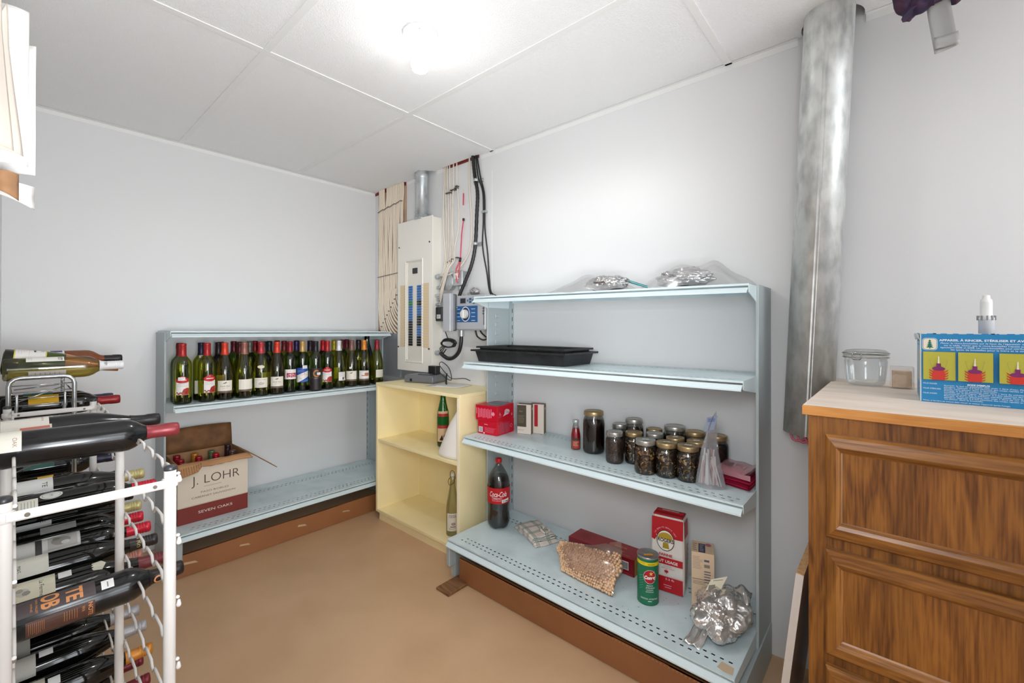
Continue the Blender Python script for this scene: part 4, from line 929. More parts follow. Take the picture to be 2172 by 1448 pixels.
MB().lathe(pr, 32).build('bottle_glass', wc, o)
# wine filling the lower half of the lying bottle
bw = bmesh.new(); t_ = MB(); t_.lathe([(0, .012), (.034, .012), (.0352, .03), (.0352, .184), (.0335, .197), (.028, .208), (.020, .219), (.0145, .228), (.0128, .25), (.0128, .285), (0, .285)], 28)
bmesh.ops.bisect_plane(t_.b, geom=t_.b.verts[:]+t_.b.edges[:]+t_.b.faces[:], plane_co=(0, .004, 0), plane_no=(0, -1, 0), clear_outer=True)
ed = [e for e in t_.b.edges if e.is_boundary]; bmesh.ops.holes_fill(t_.b, edges=ed)
t_.build('wine', clear('white_wine_liquid', (240, 226, 160), .05, edge=.25, body=.35, bodycol=(236, 220, 150)), o)
capsule('bordeaux', .2895, .066, True).build('screw_cap', mat('white_cap', (222, 222, 222), .35), o)
A = Art().rect(-.016, .050, .016, .136, wh_).text('ET', .004, .122, .010, bk_, w=.017, bold=.02).lines(-.010, .054, .010, .064, 3, ink('b9a58a'), .2); A.put('label', o, cylf(.0363, R(-66)), True)
A = Art().text('T KIM', 0, .236, .008, bk_, w=.018); A.put('cap_print', o, cylf(.0155, R(-40)), True)
A = Art().rect(-.018, .055, .018, .140, ink('b4aea4')).lines(-.012, .065, .01, .13, 6, gr_, .2); A.put('back_label', o, cylf(.0363, R(38)), True)
o = empty('rose_wine_bottle', (0, 0, 0), 'rose wine bottle with black capsule, rearmost on top of the chrome rack', 'bottle'); o.matrix_world = lying((.580, -1.470, 1.018), .29)
MB().lathe(pr, 28).build('bottle_glass', clear('rose_glass', (196, 128, 70), .06, edge=.5, body=.35, bodycol=(170, 100, 50)), o)
capsule('bordeaux', .2895, .052, False).build('capsule', capmat((34, 32, 34)), o)
A = Art().rect(-.03, .03, .03, .130, wh_).rect(-.010, .095, .016, .125, ink('453c78')); A.put('label', o, cylf(.0364, R(-85)), True)
o = empty('sparkling_wine_bottle', (0, 0, 0), 'green sparkling wine bottle with white label and orange foil on the chrome rack', 'bottle'); o.matrix_world = lying((.660, -1.490, .992), .29, tilt=-.12)
MB().lathe([(0, .012), (.03, 0), (.041, .004), (.0415, .105), (.039, .135), (.032, .165), (.024, .195), (.016, .235), (.0155, .288), (0, .289)], 28).build('bottle_glass', mat('olive_glass_full', (62, 82, 22), .1), o)
MB().lathe([(.0375, .145), (.0327, .165), (.0247, .195), (.0168, .235), (.017, .289), (0, .2905)], 24).build('foil', mat('orange_foil', (196, 124, 64), .3, .4), o)
MB().lathe([(.0413, .003), (.0418, .005), (.0418, .036)], 28).build('dark_base', mat('olive_dark', (30, 32, 22), .15), o)
A = Art().rect(-.045, .023, .045, .098, ink('dcc94a')).rect(-.045, .026, .045, .095, wh_).text('BRUT', 0, .084, .007, gr_, w=.02).lines(-.03, .03, .03, .06, 5, ink('d8b2b2'), .12).disc(.004, .070, .010, .003, bk_, 12); A.put('label', o, cylf(.0418, R(-80)), True)
for i, (x, z, c, d) in enumerate(((.70, .875, (140, 30, 34), 'dark red capsule'), (.62, .875, (60, 60, 90), 'blue-black capsule'), (.70, .775, (40, 38, 40), 'black capsule'), (.70, .665, (34, 34, 60), 'navy capsule'), (.62, .775, (90, 80, 60), 'bronze capsule'))):
    c_ = [ink('e8b428'), ink('3c7a70'), ink('e0dccb'), ink('2f6a60'), ink('c9c4b4')][i]
    bottle((0, 0, 0), 'bordeaux', c, fullm, 'bottle inside the chrome rack with '+d, lab_wrap(c_, .06, .13, .03, rot=R(-60)), s=.97, screw=False, group='bottles inside the chrome rack', M=lying((x, -1.49-.01*(i % 2), z), .29))

# ------------------------------------------------------------------ papers pinned to the near wall at the left
pw = mat('paper_white', (222, 221, 218), .8); pg = mat('paper_warm', (222, 212, 200), .8); pt_ = mat('paper_tan', (158, 118, 84), .8)
def sheet(name, x, y1, z0, z1, mt, label, curl=.012, lean=0, cut=0, grp=None, lines=False, wv=0, low=0):
    f = MB()
    def fn(u, v):
        y = YF+.004+(y1-YF-.004)*u*(1-.25*v*cut); xx = x+curl*sin(pi*u*.9+wv)+lean*v+.006*sin(7*v+wv)*u; return (xx, y, z0+(z1-z0)*v+(.02*u*u*cut if v > .9 else 0)+low*(1-v)*u)
    f.grid(fn, 8, 14); o = f.build(name, mt, None, thick=.0004)
    tag(o, label, 'paper')
    if lines:
        ln = MB()
        for k in range(10):
            v = .35+.055*k
            for u0, u1 in ((.18, .52),): 
                a, b = Vector(fn(u0, v)), Vector(fn(u1, v)); n_ = Vector((.0008, 0, 0)); h_ = Vector((0, 0, .0009))
                ln.face([ln.v(*(a+n_)), ln.v(*(b+n_)), ln.v(*(b+n_+h_)), ln.v(*(a+n_+h_))])
        ln.build('print', ink('bdbab6'), o, recalc=False)
    return o
sheet('paper_sheet', 1.640, -1.7285, 1.428, 1.672, pw, 'white paper sheet reaching furthest right in the pinned bundle', curl=-.01)
sheet('paper_sheet', 1.700, -1.7385, 1.425, 1.700, pw, 'taller white ruled paper sheet in front of the furthest right one', curl=.008, lines=True)
sheet('paper_sheet', 1.745, -1.7450, 1.432, 1.655, pg, 'curled warm white sheet in the middle of the pinned bundle', curl=.018, wv=.6, lean=-.03, cut=2.2)
sheet('paper_sheet', 1.790, -1.7560, 1.428, 1.66, pg, 'nearest warm white sheet hanging at the left photo edge', curl=.016, wv=1.2, lean=-.02, cut=2.5)
sheet('paper_sheet', 1.660, -1.7300, 1.378, 1.400, pw, 'folded white paper corner sticking out under the bundle', curl=.02, wv=.5, low=-.02)
sheet('paper_sheet', 1.730, -1.7500, 1.372, 1.402, pt_, 'tan paper slip curling out at the bottom of the bundle', curl=.018, wv=.3, low=-.015)
tag(MB().lathe([(0, 0), (.005, .001), (.004, .006), (.0055, .009), (.0045, .013), (0, .014)], 14, Matrix.Translation((1.72, YF, 1.715)) @ Matrix.Rotation(R(-90), 4, 'X')).build('push_pin', mat('pin_yellow', (240, 200, 30), .3)), 'yellow push pin above the papers', 'push pin')
# ------------------------------------------------------------------ groceries on the right unit
zt = lambda x: 1.276+.014*(2.533-x)/1.2; z2 = lambda x: .985-.006*(2.533-x)/1.2; z3 = lambda x: .6225+.0065*(2.533-x)/1.2; z0f = lambda x: .1745+.0065*(2.533-x)/1.2
EPS = .0006
# black seed trays
blkt = mat('tray_black', (24, 24, 25), .45, bump=.1, bscale=40, var=.5, vscale=22, vcol=(40, 40, 41))
def tray(loc, L, W, H, tp, lip, label, rz=0):
    o = empty('seed_tray', loc, label, 'tray', 'black plastic trays', rz=rz)
    b = MB()
    def ring(i, z): return [(-L/2+i, -W/2+i, z), (L/2-i, -W/2+i, z), (L/2-i, W/2-i, z), (-L/2+i, W/2-i, z)]
    rs = [ring(tp, 0), ring(.004, H-.006), ring(-lip, H-.006), ring(-lip, H-.012), ring(-lip-.001, H-.012), ring(-lip-.001, H-.004), ring(.0, H-.004), ring(.006, H-.006), ring(tp+.003, .003)]
    vs = [[b.v(*p) for p in r_] for r_ in rs]
    for a, c in zip(vs, vs[1:]):
        for k in range(4): b.face([a[k], a[(k+1) % 4], c[(k+1) % 4], c[k]])
    b.face(vs[0][::-1]); b.face(vs[-1]); b.build('tray_body', blkt, o)
    r_ = MB()
    for s in (-1, 1):
        for k in range(9):
            r_.box(-L/2+.03+k*(L-.06)/8-.001, -L/2+.03+k*(L-.06)/8+.001, s*(W/2-.001)-.002, s*(W/2-.001)+.001, H-.02, H-.008)
    r_.build('ribs', blkt, o)
    return o
tray((1.614, -.187, z2(1.6)+EPS), .520, .235, .060, .016, .010, 'larger black plastic seed tray at the bottom of the pair')
tray((1.612, -.180, z2(1.6)+.026), .490, .215, .050, .014, .006, 'smaller black plastic tray nested inside the larger one')
# red chocolate boxes
def cart(name, loc, dims, mt, label, cat='box', rz=0, group=None, bev=.0008):
    o = empty(name, loc, label, cat, group, rz); x, y, z = dims
    MB().box(0, x, 0, y, 0, z, bev).build('carton', mt, o); return o
def face_art(o, side, dims):
    x, y, z = dims
    return {'front': flat((0, -.0001, 0), (1, 0, 0), (0, 0, 1)), 'right': flat((x+.0001, 0, 0), (0, 1, 0), (0, 0, 1)), 'top': flat((0, 0, z+.0001), (1, 0, 0), (0, 1, 0)), 'left': flat((-.0001, y, 0), (0, -1, 0), (0, 0, 1))}[side]
redb = mat('box_red', (200, 8, 40), .35); pk = ink('e8718a'); wt = ink('f0e4e4')
D = (.118, .135, .066)
o = cart('tea_box', (1.340, -.262, z3(1.4)+EPS), D, redb, 'lower of two red cardboard boxes, showing a barcode', rz=R(5))
A = Art(); A.rect(.006, .008, .030, .034, wt); [A.rect(.009+.0022*k, .010, .0102+.0022*k, .032, ink('6f98a2')) for k in range(9)]
A.text('BEAR', .052, .046, .004, wt, w=.02); A.rect(.004, .034, .114, .0345, pk); A.lines(.045, .01, .112, .034, 5, pk, .3, 3); A.disc(.040, .006, .004, .004, wt, 12); A.put('front_print', o, face_art(o, 'front', D))
A = Art(); [A.rect(.022+.0085*k, .006+.002*(k % 3), .0265+.0085*k, .056-.003*(k % 2), ink('a85568')) for k in range(9)]; A.rect(.010, .01, .012, .05, pk); A.ring(.110, .034, .009, .007, ink('d89aa6'), 16); A.put('side_print', o, face_art(o, 'right', D))
D2 = (.128, .140, .072)
o = cart('tea_box', (1.333, -.270, z3(1.4)+EPS+.0665), D2, redb, 'upper red cardboard box with white lettering, resting on the barcode box', rz=R(8))
A = Art(); [A.rect(.014+.0095*k, .012+.002*(k % 3), .0195+.0095*k, .058-.003*(k % 2), pk) for k in range(9)]; A.rect(.006, .03, .0075, .058, wt); A.disc(.104, .036, .009, .009, ink('e8a0b0'), 16); A.ring(.104, .036, .006, .005, redb, 14); A.put('front_print', o, face_art(o, 'front', D2))
A = Art(); A.poly([(.045, .02), (.058, .030), (.062, .048), (.075, .052), (.098, .046), (.104, .038), (.094, .026), (.070, .024), (.055, .021)], ink('d8c2c6')); A.text('Tea', .080, .030, .014, ink('7a1024'), w=.030); A.poly([(.014, .03), (.02, .044), (.026, .034), (.028, .025), (.02, .03)], ink('d08090')); A.lines(.01, .018, .035, .024, 2, pk, .3); A.disc(.122, .02, .005, .007, ink('c98a94'), 10); A.put('side_print', o, face_art(o, 'right', D2))
A = Art(); A.disc(.075, .075, .048, .052, ink('7f9298'), 30); A.text('mint', .078, .06, .026, ink('3d5158'), w=.062); A.put('top_print', o, face_art(o, 'top', D2))
# two slim brown and cream cartons
crc = mat('carton_cream', (222, 208, 194), .5); bro = ink('5f5138'); D3 = (.070, .036, .142)
for (x, y, nm, lb_, rz) in ((1.487, -.140, 0, 'slim cream and dark brown carton with gold text, left one of the pair', 20), (1.528, -.093, 1, 'slim cream and brown carton with a red strip behind the gold text one', 20)):
    o = cart('slim_carton', (x, y, z3(x)+EPS), D3, crc, lb_, rz=R(rz))
    A = Art(); A.rect(0, 0, .036, .142, ink('6b5a40')); A.ring(.019, .120, .0055, .003, wt, 14); A.rect(.010, .012, .024, .0135, ink('8d7c60')); A.rect(.010, .03, .022, .031, ink('8d7c60')); A.put('side_print', o, face_art(o, 'right', D3))
    A = Art()
    if nm == 0:
        A.rect(0, .034, .046, .138, ink('4c4434')); A.text('Dark', .02, .105, .006, ink('a59570'), w=.018); A.lines(.004, .05, .042, .09, 8, ink('8d7f60'), .25); A.text('Noir', .02, .016, .006, ink('8d8880'), w=.03)
    else: A.rect(.022, .034, .040, .139, ink('b11226'))
    A.put('front_print', o, face_art(o, 'front', D3))
    A = Art(); A.rect(0, 0, .070, .036, ink('54493a')); A.rect(.03, 0, .05, .036, ink('a5182c')) if nm else None; A.put('top_print', o, face_art(o, 'top', D3))
# small red-liquid bottle
o = empty('sauce_bottle', (1.846, -.178, z3(1.85)+EPS), 'small glass bottle of red syrup with silver cap beside the tallest jar', 'bottle')
MB().lathe([(0, .002), (.018, 0), (.0205, .003), (.0205, .050), (.019, .066), (.014, .092), (.0115, .106), (.0115, .118)], 24).build('bottle_glass', clear('clear_glass', (236, 240, 238), .06, edge=.5), o)
MB().lathe([(0, .003), (.0190, .003), (.0192, .050), (.0178, .066), (.0135, .088), (0, .088)], 24).build('syrup', mat('red_syrup', (176, 16, 30), .2), o)
MB().lathe([(.0128, .112), (.0132, .114), (.0132, .122), (.012, .124), (0, .124)], 20).build('cap', galv2, o)
A = Art().rect(-.018, .006, .018, .044, ink('9c3a2c')).rect(-.018, .040, .018, .050, ink('3c3026')).lines(-.012, .016, .014, .036, 4, ink('d8b090'), .3); A.put('label', o, cylf(.0208, R(-58)), True)
# preserving jars
jg = clear('jar_glass', (232, 234, 230), .05, edge=.55); lidg = mat('lid_gold', (176, 152, 112), .34, .75); lids = mat('lid_silver', (186, 184, 178), .3, .8)
def fillmat(name, c, spots, sc=95):
    if name in _M: return _M[name]
    mt = bpy.data.materials.new(name); mt.use_nodes = True; nt = mt.node_tree; b = nt.nodes['Principled BSDF']; b.inputs['Roughness'].default_value = .3
    tc = nt.nodes.new('ShaderNodeTexCoord'); v = nt.nodes.new('ShaderNodeTexVoronoi'); v.inputs['Scale'].default_value = sc; cr2 = nt.nodes.new('ShaderNodeValToRGB')
    n2 = nt.nodes.new('ShaderNodeTexNoise'); n2.inputs['Scale'].default_value = sc*.35; mxv = nt.nodes.new('ShaderNodeMix'); mxv.data_type = 'VECTOR'; mxv.inputs[0].default_value = .06
    nt.links.new(tc.outputs['Object'], n2.inputs['Vector']); nt.links.new(tc.outputs['Object'], mxv.inputs[4]); nt.links.new(n2.outputs['Color'], mxv.inputs[5]); nt.links.new(mxv.outputs[1], v.inputs['Vector'])
    sx = nt.nodes.new('ShaderNodeSeparateColor'); nt.links.new(v.outputs['Color'], sx.inputs[0]); nt.links.new(sx.outputs[0], cr2.inputs[0])
    e = cr2.color_ramp.elements; e[0].position = 0; e[0].color = lin(c); e[1].position = spots[0][0]; e[1].color = lin(c)
    for p, cc in spots: k = e.new(min(p+.001, 1)); k.color = lin(cc)
    cr2.color_ramp.interpolation = 'CONSTANT'
    nt.links.new(cr2.outputs[0], b.inputs['Base Color'])
    bp = nt.nodes.new('ShaderNodeBump'); bp.inputs['Strength'].default_value = .6; bp.inputs['Distance'].default_value = .003; nt.links.new(v.outputs['Distance'], bp.inputs['Height']); nt.links.new(bp.outputs[0], b.inputs['Normal'])
    _M[name] = mt; return mt
fdk = mat('fill_dark', (30, 16, 16), .25); ffine = fillmat('fill_fine_brown', (52, 34, 30), [(.55, (84, 56, 46)), (.8, (120, 92, 78)), (.93, (38, 22, 22))], 210)
fmin = fillmat('fill_mincemeat', (44, 24, 14), [(.35, (92, 52, 24)), (.55, (30, 18, 14)), (.72, (140, 86, 36)), (.84, (190, 150, 96)), (.93, (70, 36, 20))], 120)
fraisin = fillmat('fill_fruit_nut', (30, 20, 16), [(.45, (66, 44, 24)), (.62, (24, 16, 14)), (.78, (206, 178, 150)), (.87, (150, 104, 40)), (.93, (90, 40, 30))], 130)
def jar(x, y, r, h, lid, fill, label, st=None, lv=.8, zr=R(-60), tilt=0):
    o = empty('preserving_jar', (x, y, z3(x)+EPS), label, 'jar', 'preserving jars on the middle shelf')
    ln = .84*r; hn = h-.018
    MB().lathe([(0, .003), (r*.86, 0), (r*.97, .005), (r, .014), (r, hn*.78), (r*.96, hn*.88), (ln, hn*.97), (ln, h-.004)], 28).build('jar_glass', jg, o)
    MB().lathe([(0, .004), (r*.90, .004), (r*.96, .014), (r*.96, hn*.77), (r*.92, hn*.87), (ln*.95, hn*lv if lv > .9 else hn*.9), (0, hn*.9)], 26).build('contents', fill, o)
    l = MB().lathe([(ln+.001, h-.017), (ln+.0035, h-.016), (ln+.0025, h-.0125), (ln+.0035, h-.009), (ln+.0025, h-.006), (ln+.003, h-.002), (ln+.0015, h), (ln-.004, h)], 30).build('screw_band', lid, o)
    MB().lathe([(ln-.004, h-.0003), (ln-.005, h-.0012), (ln-.009, h-.0012), (ln-.010, h-.0005), (0, h-.0005)], 30).build('flat_lid', lid, o)
    if st: 
        A = Art().rect(-.011, -.006, .011, .006, stc).lines(-.008, -.004, .008, .004, 2, gr_, .3); A.put('lid_sticker', o, flat((0, 0, h-.0001), (cos(st), sin(st), 0), (-sin(st), cos(st), 0)))
    return o
jar(1.925, -.165, .0445, .170, lidg, fdk, 'tallest jar, one-litre with gold lid and dark contents beside the red syrup bottle')
jar(2.055, -.230, .0340, .118, lids, ffine, 'small silver-lidded jar of fine brown grains, nearest to the tallest jar', lv=.8)
jar(2.005, -.090, .0340, .118, lids, ffine, 'silver-lidded jar just behind the jar of fine brown grains')
jar(2.075, -.105, .0370, .150, lids, fdk, 'taller silver-lidded dark jar in the back row, second from the left')
jar(2.113, -.185, .0345, .118, lidg, fraisin, 'gold-lidded jar of dark fruit behind the first front mincemeat jar')
jar(2.148, -.080, .0330, .118, lidg, fdk, 'back-row jar with dark gold lid left of the wide silver-lidded jar')
jar(2.195, -.265, .0385, .118, lids, fmin, 'silver-lidded mincemeat jar with an orange fruit piece, left of the front three', st=R(30))
jar(2.180, -.150, .0345, .118, lids, fdk, 'jar with dull silver lid squeezed behind the front mincemeat jar', st=None)
jar(2.228, -.075, .0430, .140, lids, fdk, 'wide silver-lidded jar at the back centre of the group')
jar(2.265, -.235, .0385, .118, lidg, fraisin, 'gold-lidded fruit and nut jar with white lid sticker, middle of the front three', st=R(30)).location.y = -.248
jar(2.262, -.160, .0345, .118, lidg, fdk, 'gold-lidded jar with round white sticker behind the middle front jar', st=R(60))
jar(2.336, -.240, .0385, .118, lidg, fraisin, 'gold-lidded fruit and nut jar with white sticker, right of the front three', st=R(20))
jar(2.305, -.080, .0385, .132, lidg, fmin, 'dark gold-lidded jar in the back row right of the wide silver-lidded one')
jar(2.338, -.160, .0370, .118, lidg, fdk, 'gold-lidded jar with white sticker behind the rightmost front jar', st=R(50))
jar(2.385, -.085, .0370, .132, lidg, fdk, 'rearmost right jar half hidden by the plastic bag')
# clear bag of wooden sticks
o = empty('stick_bag', (2.375, -.262, z3(2.4)+EPS), 'tall clear plastic bag of paper-wrapped sticks standing on the middle shelf', 'bag')
plast = clear('thin_plastic', (240, 240, 242), .10, .12, .6, body=.22, bodycol=(220, 220, 226))
def bagf(s_):
    def fn(u, v):
        wd = .088*(1-v)**.6*(1 if v < .62 else 1)+.030*(v if v > .3 else .3)
        th = .024*(1-v)**.8*sin(pi*u)+.001
        cx = .040-.012*v+.045*max(0, v-.55)
        a = (u-.5)*wd; tw = R(20)+1.1*v
        return (cx+a*cos(tw)-s_*th*sin(tw)*.6, -.0+a*sin(tw)*.45+s_*th*-1+.02*v, .232*v+.012*max(0, v-.8)*(u)*5+.002*sin(20*u+8*v))
    return fn
b = MB().grid(bagf(1), 12, 18).grid(bagf(-1), 12, 18).build('plastic_film', plast, o)
rnd = random.Random(12); sk = [mat('stick_white', (240, 234, 228), .6), mat('stick_pink', (214, 140, 130), .6), mat('stick_grey', (150, 150, 158), .6)]
for k in range(22):
    u = rnd.uniform(.12, .88); L_ = rnd.uniform(.07, .115); s_ = rnd.choice((1, .5, -.4)); p = Vector(bagf(s_*.5)(u, .04)); q = Vector(bagf(s_*.4)(min(max(u+rnd.uniform(-.2, .2), .2), .8), .04+L_/.232))
    MB().cyl(p, q, .0021, 6).build('paper_stick', sk[0 if k % 3 else rnd.randint(0, 2)], o)
A = Art().poly([(0, 0), (.030, .004), (.036, .050), (.002, .046)], ink('8c97ab')).rect(.006, .03, .028, .042, ink('6a7ba0')); A.put('header_print', o, flat((.022, -.003, .178), (.8, .55, .1), (.1, .1, 1)))
# pink sachets
o = empty('sachet_stack', (2.410, -.205, z3(2.45)+EPS), 'stack of crumpled pink foil sachets at the right end of the middle shelf', 'sachets')
pkm = mat('sachet_pink', (206, 52, 92), .3, .1, bump=.3, bscale=60); pkl = clear('sachet_film', (240, 190, 200), .2, .15, .6, body=.45, bodycol=(216, 120, 140))
rnd = random.Random(3)
for k in range(8):
    x0_, y0_ = rnd.uniform(0, .006), rnd.uniform(0, .01); zb = .005*k+.001; ph = rnd.uniform(0, 6); W_, D_ = rnd.uniform(.105, .114), rnd.uniform(.13, .15)
    fn = lambda u, v, s_=1: (x0_+W_*u, y0_+D_*v-.03*u, zb+.0028*s_*sin(pi*u)*sin(pi*v)+.0035*sin(5*u+ph)*(.4+k*.08)*(.3+.7*abs(u-.5)*1.2)+(.016 if k > 5 else .0)*max(0, u-.8)*5+.003)
    MB().grid(lambda u, v: fn(u, v, 1), 8, 8).grid(lambda u, v: fn(u, v, -.6), 8, 8).build('sachet', pkm, o)
fn2 = lambda u, v: (.002+.112*u, .006+.13*v-.03*u, .050+.010*sin(pi*u)**.5*sin(pi*v)**.5+.0015*sin(14*u)+.03*max(0, u-.85)*3)
MB().grid(fn2, 12, 10).grid(lambda u, v: (.002+.112*u, .006-.03*u, .034+.016*v+.0015*sin(14*u)*v), 12, 3).build('wrapper_film', mat('film_pink_grey', (186, 128, 136), .25, .15, bump=.4, bscale=40), o)
A = Art().rect(0, 0, .03, .035, ink('7b5c60')).rect(.034, .002, .075, .035, ink('b5a0a2')).lines(.038, .008, .07, .03, 4, ink('5c4a4c'), .3); A.put('wrapper_print', o, lambda u, v, d: Vector(fn2(.16+u/.112*.9, .25+v/.13))+Vector((0, 0, .0008+d)))

# ------------------------------------------------------------------ base shelf
o = empty('cola_bottle', (1.420, -.200, z0f(1.42)+EPS), 'two-litre bottle of dark cola with red cap and red label on the bottom shelf', 'bottle')
pet = clear('pet_plastic', (232, 236, 234), .08, edge=.5)
lob = MB(); prof = [(0, .006), (.020, .004), (.034, .0), (.048, .010), (.053, .028), (.0535, .05), (.0495, .085), (.0500, .105), (.0535, .125), (.0545, .135), (.0545, .195), (.0535, .205), (.0515, .225), (.044, .250), (.030, .275), (.018, .294), (.0138, .303), (.0135, .311), (.0165, .3125), (.0165, .3145), (.0130, .316)]
lob.lathe(prof, 40)
for v in lob.b.verts:
    z = v.co.z; r_ = math.hypot(v.co.x, v.co.y)
    if z < .03 and r_ > .01:
        a = math.atan2(v.co.y, v.co.x); v.co.z += .009*(1-z/.03)*(.5-.5*cos(5*a))
lob.build('bottle_plastic', pet, o)
MB().lathe([(0, .010), (.045, .012), (.0515, .028), (.052, .05), (.048, .085), (.0485, .105), (.052, .125), (.053, .135), (.053, .195), (.052, .205), (.050, .225), (.0455, .242), (0, .242)], 36).build('cola', mat('cola_liquid', (20, 8, 8), .08, spec=.5), o)
MB().lathe([(.0155, .308), (.0160, .309), (.0160, .325), (.0150, .327), (0, .327)], 24).build('cap', mat('cap_red', (196, 14, 30), .35), o)
A = Art(); cr3 = ink('c4101e'); 
A.rect(-.16, .126, .16, .200, cr3)
A.text('Coca-Cola', .000, .160, .024, ink('f4f0f0'), w=.088, shear=.22, bold=.012)
A.poly([(-.036, .158), (-.02, .153), (.0, .151), (.03, .157), (.0, .1535), (-.02, .1555)], ink('f4f0f0'))
A.text('ORIGINAL TASTE', -.004, .146, .0042, ink('f0dcdc'), w=.052); A.text('GOUT ORIGINAL', -.004, .139, .0042, ink('f0dcdc'), w=.048)
A.poly([(.020, .130), (.058, .134), (.058, .150), (.020, .145)], ink('f0f0ee')); A.ring(.029, .138, .005, .003, ink('3a8a50'), 12); A.rect(.037, .136, .056, .140, ink('444444'))
A.put('label', o, cylf(.0548, azc(1.42, -.2)-.08), True)
# checked cloth
o = empty('tea_towel', (1.61, -.150, z0f(1.6)), 'folded white tea towel with green check lines on the bottom shelf', 'cloth', rz=R(-24))
clo = bpy.data.materials.new('checked_cotton'); clo.use_nodes = True; nt = clo.node_tree; b_ = nt.nodes['Principled BSDF']; b_.inputs['Roughness'].default_value = .95
tc = nt.nodes.new('ShaderNodeTexCoord'); se_ = nt.nodes.new('ShaderNodeSeparateXYZ'); nt.links.new(tc.outputs['Object'], se_.inputs[0]); prev = None
for ax, pr_ in ((0, .052), (1, .060)):
    for off in (0, .006, .012):
        a_ = nt.nodes.new('ShaderNodeMath'); a_.operation = 'ADD'; a_.inputs[1].default_value = off+1; nt.links.new(se_.outputs[ax], a_.inputs[0])
        m_ = nt.nodes.new('ShaderNodeMath'); m_.operation = 'MODULO'; m_.inputs[1].default_value = pr_; nt.links.new(a_.outputs[0], m_.inputs[0])
        l_ = nt.nodes.new('ShaderNodeMath'); l_.operation = 'LESS_THAN'; l_.inputs[1].default_value = .0028; nt.links.new(m_.outputs[0], l_.inputs[0])
        if prev is None: prev = l_.outputs[0]
        else:
            x_ = nt.nodes.new('ShaderNodeMath'); x_.operation = 'MAXIMUM'; nt.links.new(prev, x_.inputs[0]); nt.links.new(l_.outputs[0], x_.inputs[1]); prev = x_.outputs[0]
mx_ = nt.nodes.new('ShaderNodeMix'); mx_.data_type = 'RGBA'; mx_.inputs[6].default_value = lin((226, 214, 204)); mx_.inputs[7].default_value = lin((112, 136, 128)); nt.links.new(prev, mx_.inputs[0]); nt.links.new(mx_.outputs[2], b_.inputs['Base Color'])
for k in range(4):
    W_, D_ = .215-.014*k, .125-.004*k
    def fn(u, v, k=k, W_=W_, D_=D_):
        e = min(u, 1-u, v, 1-v)
        return (-W_/2+W_*u+.004*sin(4*v+k), -D_/2+D_*v+.006*sin(3*u+k), .002+.0065*k+(.0055 if e > .03 else 0)+.003*noise.noise(Vector((u*5+k, v*4, k)))+(.006*sin(pi*u) if k == 3 else 0))
    MB().grid(fn, 22, 14).build('fold', clo, o, thick=.004)
MB().tube([(.045+.030*cos(t), .02+.014*sin(t)*(1.2), .040+.004*sin(2*t)) for t in [2*pi*i/20 for i in range(20)]], .0055, 8, closed=True).build('hanging_loop', clo, o)
# dark red long carton
D4 = (.300, .098, .066)
o = cart('chocolate_box', (1.808, -.176, z0f(1.95)+EPS), D4, mat('carton_crimson', (128, 14, 26), .3), 'long dark red carton with barcode lying behind the chickpea bag')
A = Art(); A.rect(0, 0, .300, .098, ink('96262c')); A.text('BEER', .215, .058, .012, ink('c98a50'), w=.055); A.text('MIX', .225, .030, .010, ink('c98a50'), w=.04); A.lines(.17, .012, .28, .02, 1, ink('c98a50'), .2); A.lines(.03, .03, .10, .08, 4, ink('7c1c22'), .3); A.put('top_print', o, face_art(o, 'top', D4))
A = Art(); A.rect(.238, .020, .278, .052, ink('e0dcd8')); [A.rect(.242+.0035*k, .023, .2442+.0035*k, .049, ink('3c3c40')) for k in range(10)]; A.rect(.0, .006, .296, .011, ink('b01a34')); A.put('front_print', o, face_art(o, 'front', D4))
A = Art(); A.rect(0, 0, .098, .066, ink('b48a3c')); A.rect(0, 0, .006, .066, ink('8a1a20')); A.put('side_print', o, face_art(o, 'right', D4))
# bag of chickpeas
o = empty('chickpea_bag', (0, 0, 0), 'clear plastic bag of chickpeas slumped on the bottom shelf', 'bag')
C00, C10, C01, C11 = Vector((1.873, -.325, z0f(1.9)+.004)), Vector((2.107, -.342, z0f(2.1)+.004)), Vector((1.800, -.232, .248)), Vector((2.085, -.225, .290))
Nn = ((C10-C00).cross(C01-C00)).normalized()
if Nn.y > 0: Nn = -Nn
def pil(u, v, s_, k=1.0):
    p = C00*(1-u)*(1-v)+C10*u*(1-v)+C01*(1-u)*v+C11*u*v
    e = (max(0, 4*u*(1-u))**.55)*(max(0, 4*v*(1-v))**.5)
    neck = -.018*math.exp(-((v-.62)/.16)**2)
    return p+Nn*(s_*.034*e*k)+(C10-C00).normalized()*(neck*(1 if u < .5 else -1)*abs(2*u-1))+Vector((0, 0, .022*max(0, v-.82)*5*math.exp(-((u-.78)/.16)**2)-.006*sin(pi*u)*(1-v)))
bagm = clear('bag_plastic_pink', (246, 236, 230), .07, .15, .55, body=.14, bodycol=(226, 206, 196))
b = MB().grid(lambda u, v: pil(u, v, 1, 1.12), 20, 16).grid(lambda u, v: pil(u, v, -.45, 1.1), 20, 16); b.build('plastic_film', bagm, o)
pe = bmesh.new(); bmesh.ops.create_icosphere(pe, subdivisions=2, radius=.0053); pv = [v.co.copy() for v in pe.verts]; pf = [[v.index for v in f.verts] for f in pe.faces]; pe.free()
peas = MB(); rnd = random.Random(11); n_ = 0
nu_, nv_ = 26, 17
